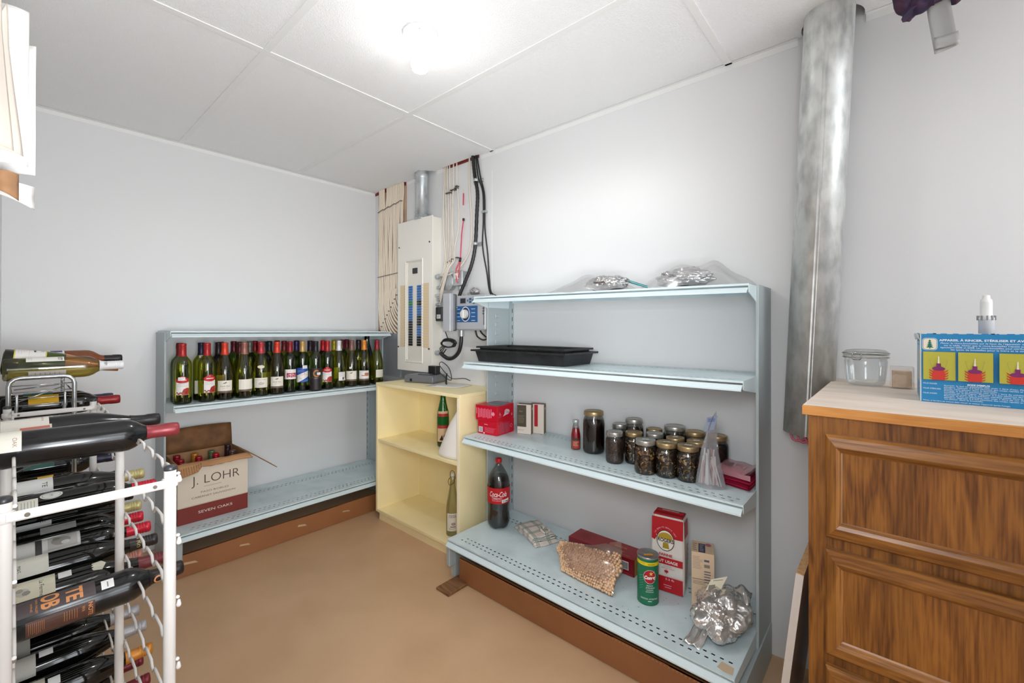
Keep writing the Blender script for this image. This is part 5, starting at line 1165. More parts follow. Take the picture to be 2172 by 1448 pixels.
for j in range(nv_):
    for i in range(nu_):
        u = (i+.5+(.5 if j % 2 else 0)*.9+rnd.uniform(-.16, .16))/nu_; v = (j+.5+rnd.uniform(-.16, .16))/nv_*.90+.01
        if u > .985 or v > .90+.06*sin(7*u): continue
        for s_, kk in ((1, .95), (.55, .8)) if v > .1 else ((1, .95),):
            c = pil(u, v, s_*rnd.uniform(.9, 1), kk); sz = rnd.uniform(.88, 1.12); rq = Matrix.Rotation(rnd.uniform(0, 6), 3, 'Z') @ Matrix.Rotation(rnd.uniform(0, 6), 3, 'X')
            if c.z < z0f(c.x)+.007: c.z = z0f(c.x)+.007
            vs = [peas.v(*(c+rq @ Vector((p.x*sz, p.y*sz*.92, p.z*sz*1.08)))) for p in pv]
            for f in pf: peas.face([vs[k] for k in f], True)
tag(peas.build('chickpeas', mat('chickpea', (238, 200, 160), .5, var=.3, vscale=60, vcol=(216, 170, 128)), o, recalc=False), kind='stuff')
MB().grid(lambda u, v: C11+Vector((-.052+.05*u, .0-.004*v, -.010+(.030+.020*u)*v)), 4, 4).build('bag_corner', bagm, o)
# flour bag
o = empty('flour_bag', (2.186, -.190, z0f(2.25)+EPS), 'red and white paper bag of flour standing behind the green can', 'bag', rz=R(8))
FW, FD, FH = .112, .068, .276
def fl(mb, s=1):
    rings = []
    for z, ix, iy in ((0, .006, .006), (.006, .001, .001), (.03, -.002, -.002), (.14, -.003, -.004), (.25, .0, .0), (FH-.012, .001, .002), (FH-.002, .006, .008)):
        c = []
        for a, b_ in ((0, 0), (1, 0), (1, 1), (0, 1)):
            x = ix+(FW-2*ix)*a; y = iy+(FD-2*iy)*b_; cxs = .006
            for dx, dy in (((cxs, 0), (0, cxs)) if (a, b_) == (0, 0) else ((-cxs, 0), (0, cxs)) if (a, b_) == (1, 0) else ((-cxs, 0), (0, -cxs)) if (a, b_) == (1, 1) else ((cxs, 0), (0, -cxs))):
                pass
            pair = {(0, 0): [(0, cxs), (cxs, 0)], (1, 0): [(-cxs, 0), (0, cxs)], (1, 1): [(0, -cxs), (-cxs, 0)], (0, 1): [(cxs, 0), (0, -cxs)]}[(a, b_)]
            for dx, dy in pair: c.append(mb.v(x+dx, y+dy, z))
        rings.append(c)
    for a, b_ in zip(rings, rings[1:]):
        for k in range(8): mb.face([a[k], a[(k+1) % 8], b_[(k+1) % 8], b_[k]])
    mb.face(rings[0][::-1]); mb.face(rings[-1])
b = MB(); fl(b)
b.build('paper_bag', mat('flour_paper_white', (226, 220, 214), .6, bump=.15, bscale=25), o)
A = Art(); rr_ = ink('b8101f'); W9 = FW-.004
A.rect(.001, .230, FW-.001, FH-.006, rr_); A.poly([(.001, .215), (.020, .205), (.040, .200), (FW-.001, .202), (FW-.001, .231), (.001, .231)], rr_); A.poly([(.001, .19), (.012, .185), (.02, .2), (.001, .232)], rr_)
A.disc(.050, .190, .0315, .0375, ink('201c1a'), 36); A.disc(.050, .190, .0290, .0350, ink('efe9e0'), 36)
A.poly([(.026, .196)]+[(.050+.026*cos(R(180-18*k)), .199+.020*sin(R(180-18*k))) for k in range(11)]+[(.074, .196)], ink('b99a2c')); A.poly([(.042, .183), (.060, .183), (.064, .162), (.040, .162)], ink('a88c22'))
A.text('ROGERS', .051, .185, .013, ink('1c1a18'), w=.056, bold=.03)
for k in range(15): pass
for k, chh in enumerate('LA QUALITE DEPUIS 1887'):
    a_ = R(150-120*k/21); 
    if chh != ' ': A.text(chh, .050+.040*cos(a_), .190+.046*sin(a_), .0042, ink('f0dada'), rot=a_-pi/2)
A.text('FARINE', .052, .136, .0095, rr_, w=.046, bold=.03)
A.rect(.001, .106, FW-.001, .131, rr_); A.text('TOUT USAGE', .050, .112, .0105, ink('f2eaea'), w=.088, bold=.02)
A.text('TOUJOURS', .058, .098, .0035, gr_, w=.03); A.text('BON A TOUT', .060, .091, .0035, rr_, w=.045)
A.poly([(.047, .076), (.049, .079), (.045, .082), (.048, .083), (.049, .087), (.052, .084), (.054, .090), (.056, .084), (.059, .087), (.060, .083), (.063, .082), (.059, .079), (.061, .076), (.055, .077), (.055, .072), (.053, .072), (.053, .077)], rr_)
A.rect(.001, .006, FW-.001, .062, rr_); A.text('5.5 lb', .066, .050, .007, ink('f0dada'), w=.03); A.rect(.04, .0605, FW-.001, .0625, wt) if 0 else None
A.rect(.044, .030, .072, .032, ink('e8b8b8')); A.rect(.048, .022, .07, .024, ink('e8b8b8'))
A.put('front_print', o, lambda u, v, d: Vector((u, -.0004-.0045*min(1, 4*(v/FH)*(1-v/FH))*1.0-d, v)))
A = Art(); A.rect(0, .206, FD-.016, FH-.012, rr_); [A.rect(.010, .03+.006*k, .010+.03-.004*(k % 3), .0325+.006*k, ink('77706c')) for k in range(26)]
A.put('side_print', o, lambda u, v, d: Vector((FW+.0002+.0032*min(1, 4*(v/FH)*(1-v/FH))+d, .008+u, v)))
MB().box(.004, FW-.004, .006, FD-.006, FH-.003, FH+.004, .002).box(.008, FW-.006, .028, .040, FH+.003, FH+.010, .002).build('folded_top', mat('flour_top_red', (164, 16, 30), .5, bump=.1), o)
A = Art().rect(.03, .030, .09, .036, ink('d8cfc4')); A.put('top_tab', o, flat((0, 0, FH+.0102), (1, 0, 0), (0, 1, 0)))
# green cleanser can
o = empty('cleanser_can', (2.205, -.267, z0f(2.21)+EPS), 'green cleanser can with yellow band and red round emblem', 'can')
grm = mat('can_green', (22, 112, 78), .35)
MB().lathe([(0, .002), (.035, .002), (.0365, .0), (.0372, .003), (.0365, .007), (.0365, .154), (.0365, .160)], 36).build('can_body', grm, o)
MB().lathe([(.0365, .158), (.0376, .160), (.0376, .164), (.0360, .1645), (.0350, .161), (0, .161)], 36).build('can_rim', mat('tin_rim', (176, 178, 178), .3, .8), o)
A = Art(); yl = ink('e8d018'); wi = ink('f0f2ee'); a0_ = azc(2.213, -.265)+.12
A.rect(-.110, .137, .110, .149, yl); A.rect(-.03, .143, -.014, .1455, ink('c99a20')); A.rect(-.004, .1405, .02, .144, ink('a89018'))
A.disc(.002, .100, .0215, .0235, wi, 32); A.disc(.002, .100, .0205, .0225, ink('b5162a'), 32)
A.poly([(.006+(.0075 if k % 2 == 0 else .003)*cos(R(90+36*k)), .111+(.0085 if k % 2 == 0 else .0032)*sin(R(90+36*k))) for k in range(10)], ink('f0c060')); A.poly([(.008, .112), (.016, .118), (.021, .121), (.012, .113)], ink('f0c060'))
A.text('Comet', .001, .092, .0125, wi, w=.036, shear=.2, bold=.05)
for k in range(6): A.poly([(-.036, .050+.009*k), (-.036, .0525+.009*k), (-.022+.001*k, .062+.009*k), (-.022+.001*k, .060+.009*k)], ink('3f9a78'))
A.text('BLEACH', .002, .068, .0048, wi, w=.020); A.text('JAVELLISANT', .004, .0605, .0048, wi, w=.030); A.text('CLEANSER', .002, .0535, .0036, wi, w=.022); A.text('NETTOYANT', .002, .047, .0036, wi, w=.026)
A.text('CAUTION / ATTENTION', .000, .022, .0052, wi, w=.056); A.rect(-.004, .016, .008, .018, wi)
A.put('can_print', o, cylf(.0366, a0_), True)
A = Art().poly([(-.02, .004), (.004, .018), (.006, .008), (-.010, -.002)], ink('5f8a94')).poly([(-.012, -.014), (.018, -.006), (.016, .006), (-.014, -.003)], ink('e8a020')).text('SALE', .001, -.008, .006, ink('d84a20'), w=.02, rot=.2); A.put('top_sticker', o, flat((0, 0, .1612), (.9, .45, 0), (-.45, .9, 0)))
# tall beige carton
D5 = (.072, .088, .192)
o = cart('baking_mix_carton', (2.335, -.205, z0f(2.35)+EPS), D5, mat('carton_beige', (228, 200, 168), .55), 'tall beige carton covered in fine print beside the foil bag', rz=R(18))
A = Art(); A.lines(.004, .15, .036, .20, 9, ink('a59684'), .3, 2); A.rect(.040, .182, .056, .190, ink('5c6080')); A.rect(.040, .160, .058, .172, ink('8d8474')); A.lines(.040, .10, .062, .15, 5, ink('6e6a78'), .4, 4); A.rect(.002, .112, .064, .114, ink('6a6058')); A.lines(.004, .092, .060, .108, 3, ink('8a7a68'), .3); A.lines(.010, .045, .060, .062, 3, ink('a88a6a'), .3); A.lines(.020, .006, .060, .026, 4, ink('8a7a68'), .3); A.put('front_print', o, (lambda u, v, d: Vector((u, -.0001-d, v*.9))))
A = Art(); A.poly([(.015, .08), (.03, .06), (.06, .075), (.075, .12), (.075, .17), (.05, .185), (.02, .17), (.012, .13)], ink('4c4a66')); A.poly([(.018, .083), (.03, .066), (.057, .08), (.071, .12), (.071, .167), (.05, .181), (.023, .167), (.016, .13)], ink('e0c8ac')); A.text('Mix', .044, .12, .018, ink('4c4a66'), w=.035); A.rect(.0, .0, .088, .045, ink('8a4a38')); A.disc(.06, .05, .02, .02, ink('a86a50'), 16); A.disc(.02, .19, .012, .012, ink('b58a90'), 12); A.put('side_print', o, (lambda u, v, d: Vector((D5[0]+.0001+d, u, v*.9))))
A = Art(); A.rect(.022, .004, .044, .070, ink('3a4468')); A.lines(.026, .01, .04, .065, 5, ink('e0d0c0'), .25); A.disc(.054, .066, .010, .012, ink('b56a7a'), 14); A.lines(.003, .01, .018, .07, 4, ink('a07a6a'), .3); A.put('top_print', o, face_art(o, 'top', D5))
# foil coffee bag
fsil = mat('foil_silver', (222, 220, 218), .24, .85, bump=.5, bscale=34)
def crumple(mb, cx, cy, cz, rx, ry, rz_, seed, amp=.14, sub=5, floor=None, fr=2.6, b=.7, c=.35):
    t = bmesh.new(); bmesh.ops.create_icosphere(t, subdivisions=sub, radius=1)
    for v in t.verts:
        n0 = noise.noise(v.co*fr+Vector((seed, 0, 0))); n1 = noise.noise(v.co*fr*2.7+Vector((0, seed, 0))); n2 = noise.noise(v.co*fr*6+Vector((0, 0, seed)))
        d = 1+amp*(abs(n0)*1.6-.3)-amp*b*abs(n1)+amp*c*abs(n2)
        v.co = Vector((cx+v.co.x*rx*d, cy+v.co.y*ry*d, cz+v.co.z*rz_*d))
        if floor is not None and v.co.z < floor: v.co.z = floor+(v.co.z-floor)*.02
    mb.add(t, None, True)
o = empty('foil_bag', (2.448, -.262, z0f(2.45)+EPS), 'crumpled silver foil bag in the right corner of the bottom shelf', 'bag')
b = MB(); crumple(b, 0, .0, .060, .076, .102, .068, 5.2, amp=.34, sub=6, floor=.0, fr=1.3, b=.5, c=.22)
b.build('foil_body', fsil, o)
MB().grid(lambda u, v: (-.062+.05*u-.012*(1-v), -.060-.075*(1-v)+.06*u*v, .0015+.035*v*(.6+.4*u)+.004*sin(12*u)+.003*sin(9*v+3*u)), 12, 10).build('seal_flap', fsil, o, thick=.0012)
MB().grid(lambda u, v: (-.025+.095*u, .035+.05*v, .080+.032*v+.008*sin(7*u+3*v)+.005*sin(15*u+4*v)), 12, 8).build('folded_top', fsil, o, thick=.0012)
A = Art(); A.poly([(0, 0), (.05, .006), (.062, .05), (.012, .046)], ink('ddd5b8')); A.rect(.010, .01, .03, .028, ink('77705c')) ; A.rect(.02, .040, .05, .042, ink('77705c'))
A.put('label', o, flat((-.052, -.010, .098), (.85, .4, .25), (.1, .55, .9)))
# foil parcels in zip bags on the top shelf
crf = mat('crumpled_foil', (206, 206, 206), .2, 1, bump=.5, bscale=90)
zip_ = clear('zip_bag_film', (246, 246, 246), .07, .15, .4, body=.07, bodycol=(225, 225, 228))
for i, (x, y, rx, ry, rz_, lb_, sd) in enumerate(((2.015, -.215, .088, .060, .030, 'foil parcel in a clear zip bag at the left end of the top shelf clutter', 1.0), (2.290, -.150, .095, .060, .038, 'taller foil parcel in a clear zip bag with teal zip, right on the top shelf', 4.0))):
    o = empty('foil_parcel', (x, y, zt(x)+EPS), lb_, 'parcel', 'foil parcels on the top shelf')
    b = MB(); crumple(b, 0, 0, rz_*1.02, rx, ry, rz_, sd, amp=.20, sub=5, floor=.001, fr=3.0); b.build('foil', crf, o)
    if i == 0:
        MB().grid(lambda u, v: (-.24+.36*u, -.075+.15*v, .002+.066*max(0, sin(pi*min(1, u*1.02)))**.8*sin(pi*v)**.7+.006*sin(15*u+4*v)*sin(pi*u)), 24, 12).build('plastic_bag', zip_, o)
    else:
        MB().grid(lambda u, v: (-.14+.37*u, -.075+.15*v, .002+(.085+.018*math.exp(-((u-.68)/.10)**2))*max(0, sin(pi*(u**.85)))**.7*sin(pi*v)**.6+.007*sin(17*u+5*v)*sin(pi*u)), 26, 12).build('plastic_bag', zip_, o)
        MB().grid(lambda u, v: (-.155+.062*u, -.115+.012*u-.008*v, .026-.022*u+.008*v), 6, 2).build('zip_strip', mat('zip_teal', (120, 190, 192), .3), o, thick=.001)
        MB().tube([(-.155, -.116, .026), (-.092, -.104, .004)], .0012, 6).tube([(-.155, -.122, .034), (-.090, -.110, .010)], .0012, 6).build('zip_line', mat('zip_dark', (20, 100, 108), .4), o)
# ------------------------------------------------------------------ things on and in the yellow cabinet
zc = .8125
o = empty('plastic_case', (.64, -.200, zc), 'flat grey plastic case lying on top of the pale yellow cabinet', 'case', rz=R(14))
cg = mat('case_grey', (112, 114, 118), .4); 
MB().box(0, .215, 0, .135, .003, .040, .012, seg=3).box(.004, .211, .004, .131, .0, .006, .003).build('case_body', cg, o)
MB().box(.006, .209, .006, .129, .036, .046, .006, seg=2).build('case_lid', cg, o)
MB().box(.08, .17, .03, .075, .045, .052, .003).build('raised_plate', mat('case_grey_dark', (92, 94, 98), .4), o)
MB().cyl((.055, .002, .016), (.055, -.001, .016), .009, 16).build('cable_hole', mat('hole_black', (12, 12, 12), .8), o)
MB().box(.165, .19, -.003, .004, .01, .032, .001).box(.208, .2175, .03, .06, .01, .032, .001).build('latch', cg, o)
tag(MB().box(.745, .815, -.100, -.062, zc+.05, zc+.098, .003).build('power_brick', mat('black_plastic', (26, 26, 28), .35)), 'small black power brick standing on the grey plastic case', 'adapter')
tag(MB().tube(smoothpath([(.815, -.08, zc+.07), (.86, -.06, zc+.03), (.90, -.05, zc+.022), (.875, -.045, zc+.085), (.81, -.045, zc+.12), (.80, -.055, zc+.10), (.86, -.04, zc+.04), (.93, -.06, zc+.030), (1.0, -.04, zc+.035), (1.05, -.04, zc+.026)], 8), .0022, 6).build('loose_cord', blkr), 'thin black cord curling from the power brick', 'cord')
b = MB()
for k in range(5): b.tube(smoothpath([(.885+.006*k, -.075-.004*k, zc+.050+.003*k), (.905+.006*k, -.095-.004*k, zc+.028), (.925+.006*k, -.115-.003*k, zc+.006)], 4), .003, 6)
tag(b.build('bundled_cord', blkr), 'bundled black cord hanging over the right end of the grey case', 'cord')
for i, (x, y, rz, lb_) in enumerate(((.885, -.235, 20, 'white printed sheet lying lower on the yellow cabinet top'), (.895, -.210, 12, 'white paper sheet lying on top of the printed sheet'))):
    o = empty('paper_sheet', (x, y, zc+.0006+.0012*i), lb_, 'paper', 'papers on the yellow cabinet', rz=R(rz))
    MB().grid(lambda u, v: (.20*u, .14*v, .0004+.002*sin(pi*u)*v), 6, 6).build('sheet', pw, o, thick=.0004)
    A = Art().lines(.02, .02, .17, .12, 7, ink('c4c4c8'), .12).rect(.01, .006, .04, .014, ink('4c5050')); A.put('print', o, lambda u, v, d: Vector((u, v, .001+.002*sin(pi*u/.20)*v/.14+d)))
# green swing bottle and foam wrap on the middle shelf
o = empty('green_bottle', (.962, -.165, .4785), 'tall green glass bottle with red and white label inside the yellow cabinet', 'bottle')
MB().lathe([(0, .01), (.022, 0), (.031, .006), (.033, .04), (.034, .16), (.031, .195), (.023, .225), (.016, .26), (.0135, .29), (.0135, .312), (0, .312)], 26).build('bottle_glass', mat('green_bottle_full', (22, 92, 34), .12), o)
A = Art().rect(-.035, .02, .035, .115, ink('d8b890')).rect(-.035, .02, .035, .032, ink('3a2c20')).poly([(-.02, .04), (-.005, .07), (.004, .04)], ink('2c1c14')).disc(.015, .06, .012, .014, ink('b03024'), 12).rect(-.035, .105, .035, .122, ink('b02c28')); A.put('label', o, cylf(.0342, azc(.96, -.16)), True)
A = Art().rect(-.03, .170, .03, .186, ink('b02c28')).rect(-.03, .186, .03, .200, ink('d8b890')); A.put('shoulder_label', o, cylf(.034, azc(.96, -.16)), True)
MB().tube(smoothpath([(.012, -.012, .255), (.026, -.008, .235), (.030, -.004, .20), (.022, -.012, .215)], 5), .0012, 5).build('string', mat('string_tan', (150, 140, 90), .7), o)
o = MB()
def fo_(u, v):
    a = 2*pi*u; w__ = .172*(1-v)**.75+.030; return (1.246-w__*(.5+.5*cos(a)), -.252+.052*sin(a)*(1-.5*v), .4797+.255*v+.007*sin(3*a+6*v)*v+.004*sin(14*v)*v)
o.grid(fo_, 26, 16); f = [e for e in o.b.edges if e.is_boundary]
tag(o.build('foam_wrap', mat('foam_white', (250, 246, 240), .7, bump=.2, bscale=18), None, thick=.003), 'white foam sheet rolled upright beside the green bottle in the yellow cabinet', 'foam sheet')
# swing-top cider bottle on the bottom shelf
o = empty('swing_top_bottle', (1.125, -.235, .0625), 'clear swing-top cider bottle on the lower shelf of the yellow cabinet', 'bottle')
MB().lathe([(0, .008), (.026, 0), (.033, .004), (.0335, .02), (.0335, .135), (.030, .17), (.021, .215), (.0155, .25), (.0135, .285), (.0155, .287), (.0155, .295), (.0135, .297), (.0135, .302)], 26).build('bottle_glass', clear('cider_glass', (228, 232, 222), .06, edge=.5), o)
MB().lathe([(0, .302), (.012, .303), (.011, .312), (.005, .318), (0, .319)], 16).build('stopper', mat('stopper_white', (220, 216, 208), .3), o)
MB().tube(smoothpath([(-.016, 0, .29), (-.020, 0, .31), (-.012, 0, .326), (0, 0, .33), (.012, 0, .326), (.020, 0, .31), (.016, 0, .29)], 4), .0014, 6).tube(smoothpath([(-.018, -.004, .29), (-.022, -.012, .275), (0, -.022, .262), (.022, -.012, .275), (.018, -.004, .29)], 4), .0014, 6).build('wire_bail', mat('bail_dark', (60, 58, 56), .35, .8), o)
A = Art().rect(-.032, .030, .032, .120, ink('e4e0d2')).text('CIDER', 0, .098, .009, bk_, w=.04).lines(-.02, .108, .02, .114, 1, gr_, .4).disc(.004, .066, .012, .008, ink('a89a92'), 14).rect(-.012, .05, .016, .054, ink('6a3a34')).lines(-.02, .036, .02, .046, 2, gr_, .3); A.put('label', o, cylf(.0338, azc(1.12, -.23)), True)

# ------------------------------------------------------------------ things on the worktop
zk = .9785
jx, jy = 2.803, -.150
o = empty('glass_jar', (jx, jy, zk), 'large clear glass jar with hinged glass lid on the worktop', 'jar')
gj = clear('jar_clear', (246, 248, 248), .04, edge=.5)
MB().lathe([(0, .004), (.036, 0), (.042, .004), (.044, .012), (.0475, .045), (.049, .068), (.047, .074), (.0495, .076), (.0495, .081)], 40).build('jar_glass', gj, o)
MB().lathe([(.0505, .085), (.0525, .088), (.0505, .094), (.044, .099), (.030, .1015), (0, .102)], 40).build('lid', gj, o)
MB().lathe([(.0490, .0815), (.0520, .082), (.0520, .0845), (.0490, .085)], 36).build('rubber_seal', mat('rubber_seal', (206, 200, 188), .5), o)
wr_ = mat('jar_wire', (150, 150, 150), .25, .9)
b = MB().tube([(.0525*cos(t), .0525*sin(t), .079) for t in [2*pi*i/36 for i in range(36)]], .0012, 6, closed=True).tube([(.0535*cos(t), .0535*sin(t), .0905) for t in [2*pi*i/36 for i in range(36)]], .0012, 6, closed=True)
for sx_ in (-1, 1): b.tube(smoothpath([(sx_*.010+.0, -.053, .092), (sx_*.0105, -.057, .086), (sx_*.0105, -.058, .078), (sx_*.008, -.057, .074)], 4), .0016, 6)
b.tube([(-.008, -.057, .074), (.008, -.057, .074)], .0016, 6); b.build('wire_bail', wr_, o, None, (0, 0, R(-18)))
o = empty('card_holder', (2.857, -.195, zk), 'small clear plastic box holding tan cards beside the glass jar', 'box', rz=R(2))
MB().box(.004, .044, .006, .036, .002, .046, .001).build('cards', mat('cards_tan', (236, 204, 172), .7, var=.2, vscale=50), o)
MB().box(0, .0485, 0, .042, 0, .058, .001).build('clear_case', clear('case_clear', (250, 248, 246), .06, edge=.5), o)
MB().box(.008, .040, .005, .006, .040, .043).build('card_edge', mat('cards_tan', (236, 204, 172)), o)
bb = empty('bottle_rinser_box', (2.909, -.425, zk), 'bright blue cardboard box with French text and three yellow pictures at the right edge', 'box')
BL = mat('box_blue', (24, 132, 190), .45); DB = (.235, .175, .150)
m_ = MB().box(0, DB[0], 0, .002, 0, DB[2]).box(0, DB[0], DB[1]-.002, DB[1], 0, DB[2]-.004).box(0, .002, .002, DB[1]-.002, 0, DB[2]-.001).box(DB[0]-.002, DB[0], .002, DB[1]-.002, 0, DB[2]).box(.002, DB[0]-.002, .002, DB[1]-.002, 0, .002); m_.build('box_body', BL, bb)
A = Art(); wi = ink('e8f2f6'); olv = ink('b8b23c'); H_ = DB[2]
A.disc(.0155, .126, .0135, .0145, ink('0f5a4c'), 4, R(45), R(45)+2*pi) if 0 else None
def rrect(u0, v0, u1, v1, r_, m__):
    pts = []
    for cx_, cy_, a in ((u1-r_, v1-r_, 0), (u0+r_, v1-r_, 90), (u0+r_, v0+r_, 180), (u1-r_, v0+r_, 270)): pts += [(cx_+r_*cos(R(a+t)), cy_+r_*sin(R(a+t))) for t in (0, 30, 60, 90)]
    A.poly(pts, m__)
rrect(.0030, .1135, .0275, .1400, .006, wi); rrect(.0038, .1143, .0267, .1392, .0055, ink('0f6a58')); rrect(.0046, .1151, .0259, .1384, .005, ink('ece4d4'))
tg = ink('0f6a50')
for k in range(4): A.poly([(.0152-.0028-.0011*k, .1325-.0045*k), (.0152, .1368-.0038*k), (.0152+.0028+.0011*k, .1325-.0045*k)], tg)
A.rect(.0145, .1165, .0160, .1195, tg)
A.text('APPAREIL \u00c0 RINCER, ST\u00c9RILISER ET AVINER LES BOUTEILLES', .0300, .1335, .0044, wi, 'L', w=.190, bold=.03)
A.text('Placer le rince-bouteilles sur le haut de l\'\u00e9gouttoir ou', .0325, .1278, .0031, wi, 'L', w=.122); A.text('sur la table. Noter que le rince-bouteilles s\'ajuste aux', .0375, .1231, .0031, wi, 'L', w=.118)
A.text('\u00e9gouttoirs 600E et 650E. Le rince-bouteilles peut st\u00e9riliser', .0320, .1185, .0031, wi, 'L', w=.124); A.text('les types de bouteilles pour la bi\u00e8re et le vin', .0480, .1139, .0031, wi, 'L', w=.104)
for k, u in enumerate((.0045, .0590, .1180)):
    W_ = .0505; A.rect(u-.0006, .0484, u+W_+.0006, .1106, ink('2a6a86')); A.rect(u, .049, u+W_, .110, olv)
    cx_ = u+.0245; rd_ = ink('cc3020'); pu = ink('7c1c64'); v0 = .052-.003*k
    for s_ in (-1, 1):
        for q_ in range(4):
            a_ = .010+.0025*q_; A.poly([(cx_+s_*.006, .049+.0045*q_), (cx_+s_*(.014), .052+.0055*q_), (cx_+s_*.0155, .056+.0055*q_), (cx_+s_*.0125, .0535+.0055*q_), (cx_+s_*.006, .052+.0045*q_)], rd_)
    A.poly([(cx_-.0095, .049), (cx_+.0095, .049), (cx_+.0105, .060), (cx_+.008, .071), (cx_-.008, .071), (cx_-.0105, .060)], rd_)
    A.disc(cx_, .0735-.003*k, .0105, .0045, pu, 20); A.rect(cx_-.0036, .075-.003*k, cx_+.0036, .085-.003*k, pu)
    A.poly([(cx_-.0014, .085-.003*k), (cx_+.0014, .085-.003*k), (cx_+.0009, .1005-.003*k), (cx_-.0006, .1005-.003*k)], ink('eae4d4'))
    A.ring(cx_, .091, .0145, .0139, ink('8f9450'), 24, .22); A.poly([(cx_-.0145, .091), (cx_-.0140, .091), (cx_-.0095, .073), (cx_-.0100, .073)], ink('8f9450')); A.poly([(cx_+.0145, .091), (cx_+.0140, .091), (cx_+.0095, .073), (cx_+.0100, .073)], ink('8f9450'))
A.text('POUR RINCER:', .0045, .0398, .0026, wi, 'L', w=.022); A.text('POUR ST\u00c9RILISER:', .0045, .0290, .0026, wi, 'L', w=.028); A.text('POUR AVINER:', .0045, .0186, .0026, wi, 'L', w=.022)
A.text('MODE D\'EMPLOI', .088, .0405, .0036, wi, w=.032, bold=.03)
ins = ['Remplir le bol en plastique clair avec 1 litre d\'eau. Placer le', 'plongeur. Appuyer 2-3 fois (donnant des coups rapides et', 'laisser l\'eau passer dans la bouteille.', 'Remplir le bol en plastique clair avec 1 litre de solution de', 'bouteille sur le plongeur. Appuyer 2-3 fois (donnant des', 'n\u00e9cessaire) pour que la solution st\u00e9rilise passe dans la', 'Remplir le bol en plastique clair avec 1 litre de vin. Placer', 'plongeur. Appuyer 2-3 fois (donnant des coups rapides et', 'vin passer dans la bouteille.']
for k, t in enumerate(ins): A.text(t, .0372, .0372-.0036*k, .0024, wi, 'L', w=.0020*len(t))
A.text('Note: \u00e0 l\'arri\u00e8re se trouve bien rincer et s\u00e9cher l\'appareil apr\u00e8s l\'usage.', .0045, .0030, .0025, wi, 'L', w=.128)
A.put('front_print', bb, flat((0, -.0001, 0), (1, 0, 0), (0, 0, 1)))
A = Art(); A.rect(0, 0, DB[1], DB[2], ink('8fb4cc')); A.rect(.12, .045, .17, .115, ink('cdb070')); A.lines(.05, .12, .17, .145, 3, ink('4f8ab4'), .4); A.lines(.05, .006, .17, .04, 5, ink('3a70a8'), .4); A.put('end_print', bb, flat((-.0001, DB[1], 0), (0, -1, 0), (0, 0, 1)))
wo = MB(); rnd = random.Random(6)
for k in range(16):
    x = rnd.uniform(.0, .22); wo.box(x, x+rnd.uniform(.003, .014), -.0005, .0022, DB[2]-.0012, DB[2]+.0004)
wo.box(-.0005, .0015, -.0005, .002, 0, DB[2])
wo.build('worn_edge', mat('worn_card', (206, 214, 216), .8), bb)
MB().grid(lambda u, v: (-.004-.004*sin(pi*v)+.003*u, .002+.16*v, DB[2]-.002-.012*u+.002*sin(8*v)), 4, 8).build('torn_flap', mat('worn_card', (206, 214, 216)), bb, thick=.001)
o = empty('plastic_nozzle', (3.018, -.345, zk+.0022), 'white plastic rinser nozzle standing up out of the blue box', 'nozzle')
MB().lathe([(.0, 0), (.0125, 0), (.0125, .176), (.0135, .178), (.0135, .182), (.0098, .186), (.0098, .216), (.0092, .222), (.0065, .224), (.0062, .230), (.005, .232), (0, .2325)], 28).build('nozzle_body', mat('nozzle_white', (236, 236, 234), .3), o)
b = MB()
for k in range(10):
    a_ = 2*pi*k/10; b.box(-.0014, .0014, -.003, .0, .177, .187, M=Matrix.Rotation(a_, 4, 'Z') @ Matrix.Translation((0, -.0120, 0)))
b.build('nozzle_teeth', mat('nozzle_grey', (150, 150, 148), .5), o)

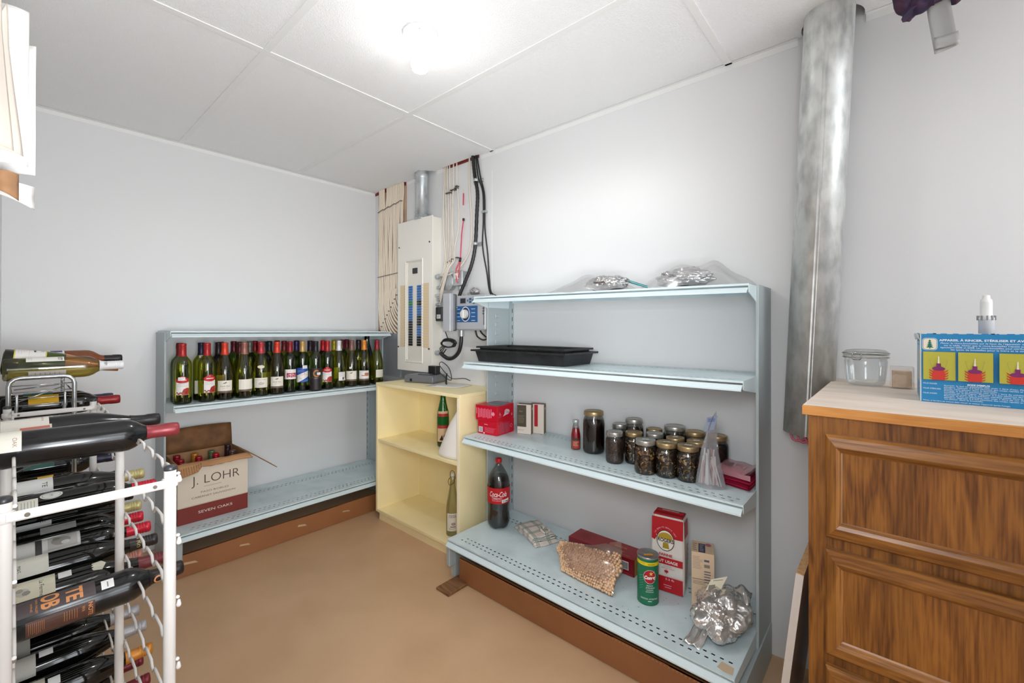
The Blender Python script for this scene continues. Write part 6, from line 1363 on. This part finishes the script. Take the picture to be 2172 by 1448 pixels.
# ------------------------------------------------------------------ hanging cloth and tape at the top right
o = empty('hanging_cloth', (2.945, -.20, 1.95), 'dark purple knotted cloth hanging from the ceiling at the top right', 'cloth')
b = MB(); rnd = random.Random(5)
def swag(p0, p1, p2, r_, fl_):
    pts = smoothpath([p0, p1, p2], 8); b.tube(pts, r_, 10, rf=lambda i: r_*(1+.25*sin(i*.9)+fl_*i/16))
swag((-.10, 0, .17), (-.062, -.005, .05), (-.045, -.01, .012), .014, .3); swag((-.045, 0, .10), (-.035, -.012, .03), (-.004, -.012, .030), .013, .0); swag((-.055, .01, .015), (-.030, .0, .022), (.02, .01, .045), .010, .2); swag((.03, .01, .02), (.07, .02, .06), (.13, .02, .13), .013, .2); swag((-.06, .02, .17), (-.02, .01, .08), (.01, .005, .05), .018, 0)
b.build('cloth_folds', mat('purple_cloth', (48, 36, 66), .8, var=.5, vscale=25, vcol=(82, 40, 62), bump=.3, bscale=40), o)
MB().grid(lambda u, v: (-.055+.05*u+.004*v, .03+.02*u-.02*sin(pi*v)*.3, .05+.14*v-.02*u), 8, 8).build('clear_wrap', clear('wrap_film', (240, 240, 240), .1, .15, .5, body=.1), o)
tp_ = mat('tape_silver', (176, 177, 176), .35, .3, bump=.15, bscale=60)
t = MB().grid(lambda u, v: (.044*u*1.0+.022*v*0-.020*(v), .004*sin(pi*u)+.012*sin(2.2*v), .175*v-.006*(1-u)*(1-v)*(1.2)), 6, 16)
tag(t.build('tape_strip', tp_, None, (2.944+.0, -.205, 1.848), thick=.0012), 'strip of silver tape hanging down from the ceiling beside the purple cloth', 'tape')
tag(MB().grid(lambda u, v: (.044*u-.0025*v, -.005+.003*sin(3*u), .030*v), 6, 4).build('tape_fold', tp_, None, (2.945, -.206, 1.850), thick=.001), 'folded-back end of the silver tape strip', 'tape')
# hook rail above the frame that carries cloth and tape
tag(MB().tube([(2.80, -.19, 2.10), (3.15, -.19, 2.10)], .008, 10).tube([(2.83, -.19, 2.10), (2.83, -.19, 2.125)], .004, 8).tube([(3.12, -.19, 2.10), (3.12, -.19, 2.125)], .004, 8).build('ceiling_rail', galv2), 'short metal rail under the ceiling carrying the cloth and tape', 'rail')
